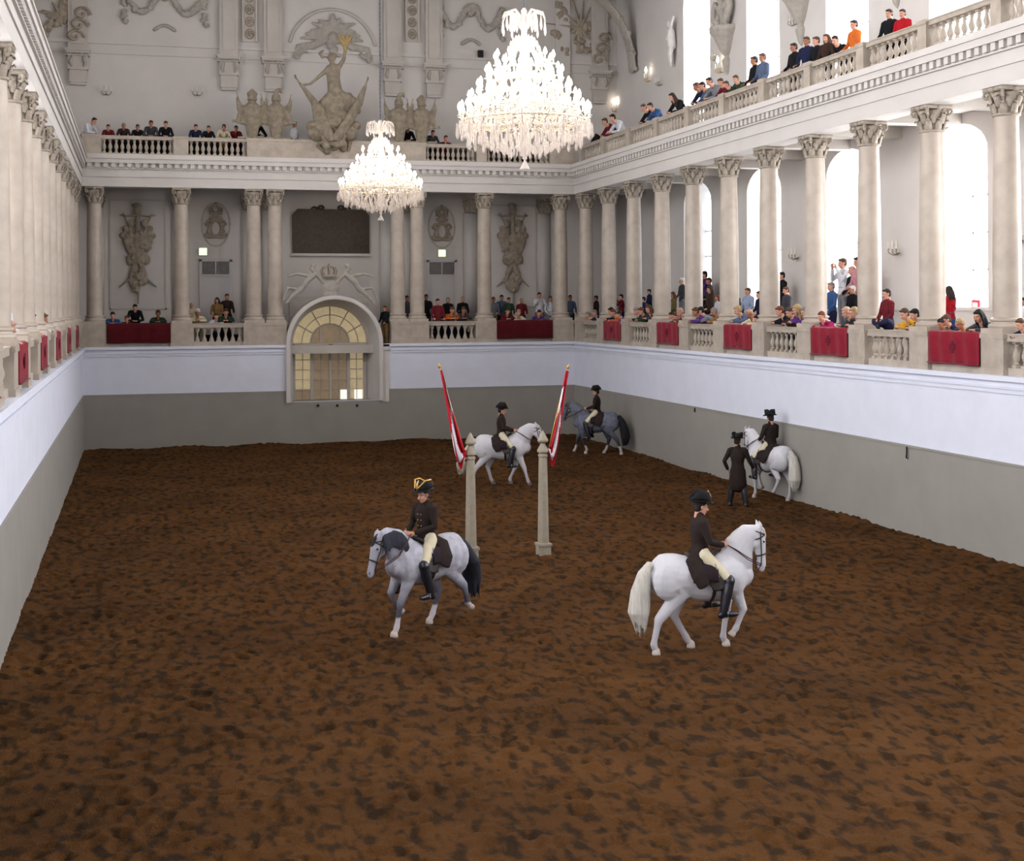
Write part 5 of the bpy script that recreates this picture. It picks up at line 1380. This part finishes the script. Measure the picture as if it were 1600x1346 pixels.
HEADS = {}   # head frame for bridle work
def horse_meshes(P):
    """P: poll, muzzle, legs dict LF RF LH RH = [upper, joint, fetlock, hoof]; metres for a 1.5 m horse"""
    b = MB(); Y = V((0, 1, 0))
    tr = [(-.83, 1.20, .10, .08), (-.79, 1.19, .22, .19), (-.68, 1.20, .31, .285), (-.5, 1.185, .335, .325), (-.3, 1.145, .325, .315), (-.08, 1.10, .335, .315), (.14, 1.085, .345, .32), (.32, 1.11, .355, .305), (.46, 1.14, .345, .27), (.58, 1.14, .29, .225), (.68, 1.13, .19, .16)]
    b.sweep([(x, 0, z) for x, z, rz, ry in tr], [(ry, rz) for x, z, rz, ry in tr], 20, side=Y)
    b.ball((-.55, 0, 1.33), (.27, .24, .19), 14); b.ball((.33, 0, 1.36), (.26, .12, .14), 12)
    for s in (-1, 1):
        b.ball((-.6, s * .15, 1.12), (.25, .17, .3), 14); b.ball((.47, s * .12, 1.08), (.19, .15, .28), 14); b.ball((.62, s * .09, 1.08), (.1, .11, .14), 10)
    pl, mz = V(P['poll']), V(P['muzzle'])
    n0, n1 = V((.4, 0, 1.2)), V((.56, 0, 1.36))
    cr = P.get('crest', .09)
    dir_ = (pl - n1)
    up = V((-dir_.z, 0, dir_.x)).normalized()
    n2, n3 = n1 + dir_ * .38 + up * cr, n1 + dir_ * .75 + up * cr * .9
    b.sweep([n0, n1, n2, n3, pl - V((.01, 0, .02))], [(.18, .33), (.16, .295), (.13, .24), (.105, .18), (.085, .125)], 18, side=Y)
    ax = (mz - pl); L = ax.length; ax.normalize(); front = V((-ax.z, 0, ax.x))
    if front.x < 0: front = -front
    h = lambda t, f=0, y=0: pl + ax * (t * L) + front * f + V((0, y, 0))
    b.sweep([h(-.05, -.04), h(.12, -.045), h(.3, -.03), h(.5, -.01), (h(.72, .0)), h(.9, -.002), h(1.03, -.01)], [(.07, .085), (.088, .125), (.088, .13), (.066, .098), (.05, .07), (.054, .066), (.042, .045)], 16, side=Y)
    for s in (-1, 1):
        b.ball(h(.28, -.09, s * .055), (.07, .035, .085), 10)          # jowl
        b.ball(h(.27, .035, s * .068), (.032, .022, .032), 8)          # eye bulge
        b.ball(h(.95, .035, s * .03), (.02, .018, .022), 8)
        b.sweep([h(-.06, .02, s * .055), h(-.19, .015, s * .07), h(-.31, .0, s * .062)], [(.03, .034), (.03, .034), (.008, .01)], 8)    # ears
    b.sweep([h(.8, -.06), h(.98, -.05)], [.03, .026], 8)
    hoofs = []
    for k in ('LF', 'RF', 'LH', 'RH'):
        s = 1 if k[0] == 'L' else -1
        up_, jt, fl, hf = [V(q) for q in P['legs'][k]]
        fr = k[1] == 'F'
        if fr:
            b.sweep([V((.46, s * .13, 1.1)), V((.44, s * .14, .95)), up_, up_.lerp(jt, .5), jt, jt.lerp(fl, .3), jt.lerp(fl, .8), fl, fl.lerp(hf, .55)],
                    [(.13, .18), (.12, .165), (.095, .125), (.07, .086), (.062, .068), (.042, .048), (.040, .046), (.05, .056), (.043, .048)], 12, side=Y)
        else:
            b.sweep([V((-.58, s * .15, 1.16)), V((-.5, s * .17, 1.03)), up_, up_.lerp(jt, .45), jt, jt.lerp(fl, .3), jt.lerp(fl, .8), fl, fl.lerp(hf, .55)],
                    [(.15, .26), (.145, .24), (.12, .172), (.08, .112), (.056, .08), (.044, .056), (.042, .05), (.052, .058), (.045, .05)], 12, side=Y)
        hoofs.append((fl, hf))
    tl = MB(); T0 = V((-.8, 0, 1.36))
    tp = [T0 + V((.06, 0, -.03)), T0 + V((-.06, 0, .0)), T0 + V((-.13, 0, -.12)), T0 + V((-.17 - P.get('tail', 0) * .4, 0, -.4)), T0 + V((-.17 - P.get('tail', 0), P.get('tily', 0), -.72)), T0 + V((-.13 - P.get('tail', 0) * 1.3, P.get('tily', 0), -1.0))]
    tl.sweep(tp, [(.045, .045), (.065, .055), (.1, .09), (.125, .13), (.13, .14), (.04, .05)], 12, side=Y)
    q = random.Random(2)
    for i in range(9):
        o = V((q.uniform(-.05, .05), q.uniform(-.07, .07), 0))
        tl.sweep([tp[2] + o * .6, tp[3] + o * 1.3, tp[4] + o * 1.5, tp[5] + o * 1.4 + V((0, 0, q.uniform(-.06, .05)))], [.03, .04, .035, .008], 6)
    for i in range(26):
        a = 2 * PI * i / 26; o = V((math.cos(a), math.sin(a), 0)); e = q.uniform(-.12, .1)
        tl.sweep([tp[1] + o * .05, tp[2] + o * .09, tp[3] + o * .135, tp[4] + o * .15, tp[5] + o * .09 + V((0, 0, e))], [.012, .02, .024, .022, .006], 6)
    mn = MB(); side_ = P.get('mane', 1)
    cpts = []
    for t in (0, .15, .3, .45, .6, .75, .9, 1.0):
        # along the crest
        A = [n1 + up * .22, n2 + up * .2, n3 + up * .155, pl + up * .09]
        u = t * 3; i = min(2, int(u)); cpts.append(A[i].lerp(A[i + 1], u - i))
    mn.sweep(cpts, [(.03, .035)] * 8, 8, side=Y)
    for i, c in enumerate(cpts):
        for j in range(2):
            c2 = c.lerp(cpts[min(i + 1, 7)], j * .5)
            l = P.get('manelen', .2) * q.uniform(.8, 1.15)
            mn.sweep([c2, c2 + V((0, side_ * .085, -.05)), c2 + V((.0, side_ * (.13 + .02 * math.sin(i)), -.07 - l * .5)), c2 + V((.02, side_ * .15, -.07 - l))], [.03, .034, .032, .012], 6)
    mn.sweep([h(-.12, .03), h(-.02, .07), h(.14, .09), h(.26, .09)], [.03, .035, .03, .01], 8)
    body = blend(b, [SKIN, EYE, EYE], 'body', .0165, 4, .5)
    paint(body, [(tuple(h(.27, .042, .084)), .021, 1), (tuple(h(.27, .042, -.084)), .021, 1), (tuple(h(.97, .045, .04)), .016, 1), (tuple(h(.97, .045, -.04)), .016, 1)])
    hm = []
    for fl, hf in hoofs:
        m2 = MB(); d = (hf - fl); a = fl.lerp(hf, .5)
        fw = V((d.x, 0, 0)); grounded = hf.z < .1
        if grounded: m2.lathe([(.052, .06), (.066, .0), (.066, -.03), (.04, -.032)], hf + V((.0, 0, 0)), 14); m2.sweep([fl.lerp(hf, .5), hf + V((0, 0, .04))], [.042, .05], 10)
        else:
            dn = d.normalized(); m2.sweep([a, hf - dn * .01, hf + dn * .03], [.043, .056, .06], 12, caps=False)
        hm.append(m2.mesh('hoof', SKIN, True))
    return dict(body=body, tail=blend(tl, [SKIN], 'tail', .0125, 0), mane=blend(mn, [SKIN], 'mane', .014, 1), hoofs=hm, h=h, L=L, front=front, ax=ax)

LEATH = mat('dark_brown_leather', srgb(46, 34, 32), .5, .2, 12, spec=.4)
REINM = mat('wine_dark_rein_leather', srgb(70, 32, 36), .5, .2, 12, spec=.4)
COATM = mat('dark_brown_tailcoat', srgb(52, 43, 40), .85, .2, 9, .2, 40, spec=.1)
BREECH = mat('cream_breeches', srgb(226, 214, 184), .8, .08, 9, .1, 40, spec=.15)
BOOTM = mat('polished_black_boots', srgb(30, 30, 40), .3, .2, 9, spec=.6)
HOOFM = mat('horn_hoof', srgb(120, 104, 92), .6, .25, 9)
HOOFL = mat('pale_hoof', srgb(206, 192, 182), .6, .15, 9)
GLOVE = mat('brown_glove_leather', srgb(150, 112, 74), .7, .1, 9)
HATM = mat('black_bicorne_felt', srgb(26, 25, 28), .8, .15, 9)

def hat_mesh(front_gold):
    h = MB(); h.m = 0
    h.lathe([(.155, -.0), (.16, .012), (.11, .02), (.105, .06), (.09, .11), (.04, .135), (.004, .14)], n=20)
    h.v = [(x * (1.18 if abs(x) > .11 else 1), y * 1.12, z + (.35 * max(0, abs(y) - .1) if z < .03 else 0)) for x, y, z in h.v]
    for s in (-1, 1): h.sweep([(.14, s * .03, .03), (.05, s * .115, .1), (-.06, s * .12, .1), (-.17, s * .03, .03)], [(.03, .012), (.07, .014), (.065, .014), (.02, .01)], 8, side=V((0, 0, 1)))
    g = MB(); g.sweep([(.125, .0, .02), (.135, .0, .1), (.09, 0, .17)], [(.028, .012), (.03, .012), (.012, .008)], 8, side=V((0, 1, 0)))
    if front_gold: 
        for s in (-1, 1): g.sweep([(.14, s * .035, .065), (.05, s * .12, .17), (-.06, s * .125, .165), (-.17, s * .035, .06)], [.014, .016, .016, .012], 6)
    return h.mesh('bicorne_hat', HATM, True), g.mesh('gold_cockade', GOLD, True)

def rider_joints(lean=0., look=0., hr=(.30, -.08, 1.53), hl=(.30, .09, 1.53)):
    c, s = math.cos(lean), math.sin(lean)
    T = lambda hh, y=0, x=0: V((-.04 + s * hh + x, y, 1.43 + c * hh))
    return dict(pelvis=T(0), chest=T(.32), neck=T(.51), head=T(.66, 0, .025), shL=T(.455, .185), shR=T(.455, -.185),
                hipL=V((-.02, .12, 1.40)), hipR=V((-.02, -.12, 1.40)), knL=V((.30, .30, 1.06)), knR=V((.30, -.30, 1.06)),
                anL=V((.20, .34, .63)), anR=V((.20, -.34, .63)), elL=V((.02, .26, 1.62)), elR=V((.02, -.26, 1.62)), wrL=V(hl), wrR=V(hr),
                handdirL=(.9, -.3, .1), handdirR=(.9, .3, .1), palmL=(0, -1, .1), palmR=(0, 1, .1), footdir=(1, 0, .05), HM=rotm(.12, look))

def rider(parent_M, sc_, label, J, gold=False, stand=False):
    hm = human(J, 'short', .0095, 'jacket', (.75, .75))
    t = empty('person', (0, 0, 0), 0, label, 'person')
    t.matrix_world = parent_M
    b = link('body', hm['body'], t); b.material_slots[0].link = 'OBJECT'; b.material_slots[0].material = SKIN
    # tailcoat: jacket melted with long skirts
    g = lambda k: V(J[k])
    jk = MB(); pe, ch, nb = g('pelvis'), g('chest'), g('neck'); lat = (g('shL') - g('shR')).normalized()
    jk.sweep([pe - V((0, 0, .1)), pe, pe.lerp(ch, .45), ch, ch.lerp(nb, .6), nb], [(.18, .135), (.182, .135), (.152, .118), (.185, .138), (.17, .12), (.085, .08)], 18, side=lat)
    for S, E, W in ((g('shL'), g('elL'), g('wrL')), (g('shR'), g('elR'), g('wrR'))):
        jk.sweep([S.lerp(nb, .3), S, S.lerp(E, .5), E, E.lerp(W, .5), E.lerp(W, .9)], [.075, .078, .062, .054, .05, .045], 12)
    if stand:
        kk = (g('knL') + g('knR')) / 2
        jk.sweep([pe, pe.lerp(kk, .4), kk + V((0, 0, .06))], [(.19, .15), (.21, .17), (.23, .19)], 16, side=lat)
    else:
        for s in (-1, 1):
            jk.sweep([pe + V((-.05, s * .08, -.02)), pe + V((-.16, s * .2, -.1)), pe + V((-.13, s * .33, -.28)), pe + V((-.06, s * .36, -.42))], [(.12, .05), (.13, .045), (.12, .035), (.10, .03)], 12, side=V((1, 0, 0)))
    jk.sweep([nb - V((0, 0, .03)), nb + V((-.0, 0, .045))], [.078, .072], 12)
    o = link('tailcoat', blend(jk, [COATM], 'tailcoat', .013, 2), t)
    m2 = MB()
    for i in range(4):
        for s in (-1, 1): m2.ball(ch.lerp(pe, i * .28 - .15) + V((.132, s * .035, 0)), .011, 6)
    m2.build('coat_button', GOLD, o, True)
    o = link('breeches', hm['trousers'], t); o.material_slots[0].link = 'OBJECT'; o.material_slots[0].material = COATM if stand else BREECH
    fd = V(J.get('footdir'))
    for s, K, A in ((1, g('knL'), g('anL')), (-1, g('knR'), g('anR'))):
        bt = MB()
        bt.sweep([K + (K - A).normalized() * .0, K.lerp(A, .1), K.lerp(A, .4), K.lerp(A, .85), A + V((0, 0, -.03))], [.088, .082, .082, .068, .062], 14)
        bt.sweep([A + V((-.05, 0, -.055)), A + fd * .05 + V((0, 0, -.05)), A + fd * .14 + V((0, 0, -.06)), A + fd * .2 + V((0, 0, -.062))], [.045, .046, .044, .03], 10)
        bt.box(A.x - .075, A.x - .01, A.y - .03, A.y + .03, A.z - .105, A.z - .07)
        link('boot', blend(bt, [BOOTM], 'boot', .011, 2), t)
    hr_ = link('hair', hm['hair'], t); hr_.material_slots[0].link = 'OBJECT'; hr_.material_slots[0].material = mat('dark_hair', srgb(*HAIR['dark']), .7, .25, 30, .3, 60)
    hme, gme = hat_mesh(gold)
    H = g('head'); Hm = J['HM']
    ho = link('bicorne_hat', hme, t); ho.matrix_local = Matrix.Translation(H + Hm @ V((-.01, 0, .075))) @ Hm.to_4x4()
    link('gold_trim', gme, ho)
    return t

def horse(px, py, ang, P, label, coat, tailm, manem, hoofm, rider_label, sc_=.945, gold=False, lean=0., pad=None, look=0., socks=None):
    o = at(px, py, 2, 0)
    M = Matrix.Translation((o.x, o.y, .0)) @ Matrix.Rotation(ang, 4, 'Z') @ Matrix.Scale(sc_, 4)
    m = horse_meshes(P)
    t = empty('horse', (0, 0, 0), 0, label, 'horse'); t.matrix_world = M
    b = link('body', m['body'], t); b.material_slots[0].link = 'OBJECT'; b.material_slots[0].material = coat
    for nm, mm in (('tail', tailm), ('mane', manem)):
        q = link(nm, m[nm], t); q.material_slots[0].link = 'OBJECT'; q.material_slots[0].material = mm
    for me in m['hoofs']:
        q = link('hoof', me, t); q.material_slots[0].link = 'OBJECT'; q.material_slots[0].material = hoofm
    h = m['h']; br = MB(); Y = V((0, 1, 0))
    def loop(t0, f0, ry, rf, tilt=0., r=.0085):
        pts = []
        for i in range(17):
            a = 2 * PI * i / 16
            pts.append(h(t0 + tilt * math.cos(a), f0 + rf * math.cos(a), ry * math.sin(a)))
        br.sweep(pts, [r] * 17, 6, caps=False)
    loop(.62, -.006, .067, .09, -.02, .011); loop(.15, -.03, .1, .115, -.05, .01); loop(.0, -.03, .09, .12, .1, .009)
    for s in (-1, 1):
        br.sweep([h(.0, -.0, s * .09), h(.3, -.02, s * .1), h(.6, -.02, s * .075), h(.85, -.035, s * .058)], [.009] * 4, 6)
        br.ball(h(.86, -.04, s * .06), (.018, .008, .018), 8)
        br.sweep([h(.86, -.04, s * .062), h(1.0, -.09, s * .06)], [.007] * 2, 6)
    bo = br.build('bridle', LEATH, t, True)
    Jr = rider_joints(lean, look)
    inv = 1 / sc_
    rn = MB()
    for s, k in ((1, 'wrL'), (-1, 'wrR')):
        hand = V(Jr[k]) * inv + V((.07, 0, .0)) * inv
        a = h(.86, -.04, s * .062)
        for dz in (0, .03):
            mid = a.lerp(hand, .5) + V((0, s * .135, -.02 - dz))
            rn.sweep([a + V((0, 0, -dz)), a.lerp(hand, .25) + V((0, s * .085, -.01 - dz)), mid, a.lerp(hand, .78) + V((0, s * .08, -dz * .5)), hand], [.008] * 5, 6)
    rn.build('reins', REINM, bo, True)
    bc = MB()
    bc.sweep([V((.72 - .0 * i, .0, 1.1)) + V((-.06 * abs(math.sin(PI * (i / 12 - .5))) * 3.2, .24 * math.sin(PI * (i / 12 - .5)), .02 - .0)) for i in range(13)], [.012] * 13, 6)
    # saddle: a thing of its own resting on the horse
    sd = empty('saddle', (0, 0, 0), 0, 'dark leather saddle under the rider on the ' + ' '.join(label.split()[:3 if label[0] == 'd' else 2]) + P['where'], 'saddle'); sd.matrix_world = M
    s1 = MB()
    def tr_y(x, z):  # rough half width of the trunk at height z
        rz, cz, ry = .345, 1.1, .33
        u = max(-1, min(1, (z - cz) / rz)); return ry * math.sqrt(max(.02, 1 - u * u))
    def skin_sheet(x0, x1, z0, off, n=10, top=1.46):
        vs = []; fs = []; K = 18
        for i in range(n + 1):
            x = x0 + (x1 - x0) * i / n
            for j in range(K + 1):
                a = -1 + 2 * j / K
                z = top - (top - z0) * abs(a) ** 1.3
                y = math.copysign(tr_y(x, z) + off, a) if abs(a) > .02 else 0
                if abs(a) < .35: y = math.copysign((tr_y(x, z0 + .3) * .8 + off) * abs(a) / .35 * .85, a); 
                vs.append((x, y, z + off * .5))
        for i in range(n):
            for j in range(K): q = i * (K + 1) + j; fs.append((q, q + 1, q + K + 2, q + K + 1))
        return vs, fs
    pv, pf = skin_sheet(-.27, .14, 1.1, .028); s2 = MB(); s2.add(pv, pf)
    po = s2.build('saddle_cloth', pad or mat('dark_saddle_cloth', srgb(40, 28, 34), .9, .2, 9), sd, True); so = po.modifiers.new('t', 'SOLIDIFY'); so.thickness = .015
    s1.sweep([(-.24, 0, 1.485), (-.18, 0, 1.46), (-.05, 0, 1.44), (.15, 0, 1.48), (.24, 0, 1.54)], [(.15, .04), (.17, .04), (.14, .04), (.12, .045), (.08, .035)], 14, side=Y)
    for s in (-1, 1): s1.sweep([(-.0, s * .15, 1.42), (.1, s * .3, 1.25), (.16, s * .36, 1.0)], [(.16, .03), (.17, .025), (.13, .02)], 12, side=V((1, 0, 0)))
    link('saddle_seat', blend(s1, [LEATH], 'saddle_seat', .014, 2), sd)
    gi = MB(); gi.sweep([V((.08, (.35) * math.sin(a_), 1.1 - .36 * math.cos(a_))) for a_ in [(-100 + 200 * i / 14) * PI / 180 for i in range(15)]], [(.03, .012)] * 15, 8, side=V((1, 0, 0)))
    gi.build('girth', LEATH, sd, True)
    for s in (-1, 1):
        st = MB(); A = V(Jr['anL' if s > 0 else 'anR']) * inv
        st.sweep([(.1, s * .31, 1.38), A + V((.05, 0, .12)), A + V((.05, 0, .02))], [.01] * 3, 6)
        st.sweep([A + V((.05, .055 * math.cos(q), -.04 + .06 * math.sin(q))) for q in [2 * PI * i / 10 for i in range(11)]], [.008] * 11, 6, caps=False)
        st.build('stirrup', mat('steel', srgb(150, 150, 155), .3, .1, 9, metal=.8), sd, True)
    R_ = Matrix.Translation((o.x, o.y, 0)) @ Matrix.Rotation(ang, 4, 'Z')
    rider(R_, sc_, rider_label, Jr, gold)
    return t

def legs(**k):
    d = {}
    for n, v in k.items():
        s = (1 if n[0] == 'L' else -1) * (.125 if n[1] == 'F' else .145)
        d[n] = [(a, s, c) for a, c in v]
    return d
WHITEC = coat_mat('white_horse_coat', srgb(218, 216, 222), srgb(196, 190, 196), .2, .7, None, .03)
WHT = hairmat('white_horsehair', srgb(224, 218, 208))
F_ST = [(.44, .88), (.46, .51), (.44, .16), (.49, .035)]
H_ST = [(-.40, .92), (-.66, .53), (-.60, .17), (-.54, .035)]
horse(1098, 1016, R(-3), dict(where=' in the foreground', poll=(.93, 0, 1.80), muzzle=(.99, 0, 1.22), crest=.12, mane=1, tail=.06, manelen=.24,
      legs=legs(LF=[(.45, .88), (.43, .51), (.38, .16), (.43, .035)], RF=[(.50, .90), (.62, .62), (.50, .34), (.43, .25)],
                RH=[(-.42, .92), (-.76, .53), (-.84, .17), (-.80, .035)], LH=[(-.28, .92), (-.42, .52), (-.22, .18), (-.14, .04)])),
      'white horse with arched neck walking right in the foreground', WHITEC, WHT, WHT, HOOFL, 'rider in brown tailcoat and cream breeches on the foreground right white horse')
GREYC = coat_mat('dappled_grey_coat', srgb(190, 188, 200), srgb(84, 84, 98), .42, .85, srgb(170, 168, 180), .2, (.30, srgb(206, 198, 202)))
DARKT = hairmat('dark_grey_horsehair', srgb(52, 54, 64))
horse(664, 982, R(212), dict(where=' at left', poll=(1.02, 0, 1.60), muzzle=(1.2, 0, 1.06), crest=.08, mane=1, tail=.3, tily=-.15, manelen=.22,
      legs=legs(LF=[(.48, .88), (.66, .53), (.74, .17), (.80, .04)], RF=[(.50, .90), (.64, .66), (.50, .42), (.42, .34)],
                RH=[(-.28, .92), (-.46, .53), (-.32, .18), (-.24, .04)], LH=[(-.42, .93), (-.78, .60), (-.86, .30), (-.94, .22)])),
      'dappled grey horse with dark tail trotting towards the lower left', GREYC, DARKT, DARKT, HOOFL, 'rider in dark coat and gold trimmed hat on the dappled grey horse', gold=True, lean=.05)
horse(786, 759, R(-17), dict(where=' between the pillars', poll=(1.0, 0, 1.72), muzzle=(1.17, 0, 1.2), crest=.08, mane=1, tail=.25, manelen=.24,
      legs=legs(RF=[(.48, .88), (.64, .52), (.74, .17), (.80, .04)], LF=[(.42, .88), (.36, .53), (.2, .19), (.22, .06)],
                LH=[(-.28, .92), (-.46, .53), (-.36, .18), (-.28, .04)], RH=[(-.44, .92), (-.78, .55), (-.92, .22), (-.94, .10)])),
      'white horse trotting right between the two flag pillars', WHITEC, hairmat('cream_horsehair', srgb(206, 200, 178)), WHT, HOOFM, 'rider in dark tailcoat on the white horse between the flag pillars')
DARKC = coat_mat('steel_grey_coat', srgb(116, 120, 136), srgb(52, 50, 58), .45, .9, srgb(100, 102, 112), .3, (.30, srgb(186, 180, 184)))
horse(931, 710, R(152), dict(where=' in the back corner', poll=(.98, 0, 1.74), muzzle=(1.16, 0, 1.22), crest=.08, mane=-1, tail=.1, manelen=.22,
      legs=legs(LF=[(.46, .88), (.44, .52), (.3, .18), (.34, .05)], RF=[(.50, .90), (.68, .56), (.74, .22), (.80, .10)],
                RH=[(-.28, .92), (-.46, .53), (-.36, .18), (-.28, .05)], LH=[(-.44, .92), (-.78, .55), (-.92, .2), (-.94, .05)])),
      'dark grey horse walking left near the back right corner', DARKC, hairmat('black_horsehair', srgb(34, 34, 40)), DARKT, HOOFL, 'small rider in black coat on the dark grey horse in the back corner')
horse(1203, 781, R(106), dict(where=' at the right wall', poll=(.92, 0, 1.78), muzzle=(1.0, 0, 1.2), crest=.11, mane=-1, tail=.02, manelen=.24,
      legs=legs(LF=F_ST, RF=[(.50, .90), (.62, .62), (.52, .36), (.46, .28)], RH=[(-.40, .92), (-.66, .53), (-.62, .17), (-.56, .035)], LH=[(-.30, .93), (-.52, .62), (-.38, .34), (-.32, .27)])),
      'white horse seen from behind beside the right wall', WHITEC, WHT, WHT, HOOFL, 'rider seen from behind on the white horse beside the right wall')
# the trainer on foot
o = at(1153, 793, 2, 0)
J = base(); J.update(elL=(-.02, .33, 1.14), elR=(.05, -.3, 1.12), wrL=(.12, .26, .92), wrR=(.26, -.36, .96), handdirL=(.3, -.2, -1), handdirR=(.8, -.3, -.4), palmL=(0, -1, 0), palmR=(0, 1, 0), HM=rotm(.05, -.3), footdir=(1, 0, -.1))
J['knL'] = V((.05, .15, .49)); J['anL'] = V((.04, .2, .12)); J['knR'] = V((.02, -.14, .49)); J['anR'] = V((-.04, -.2, .12))
rider(Matrix.Translation((o.x, o.y, 0)) @ Matrix.Rotation(math.atan2(.906, .42) + R(-6), 4, 'Z'), 1, 'man in long dark coat and bicorne hat standing beside the white horse at the wall', J, False, True)
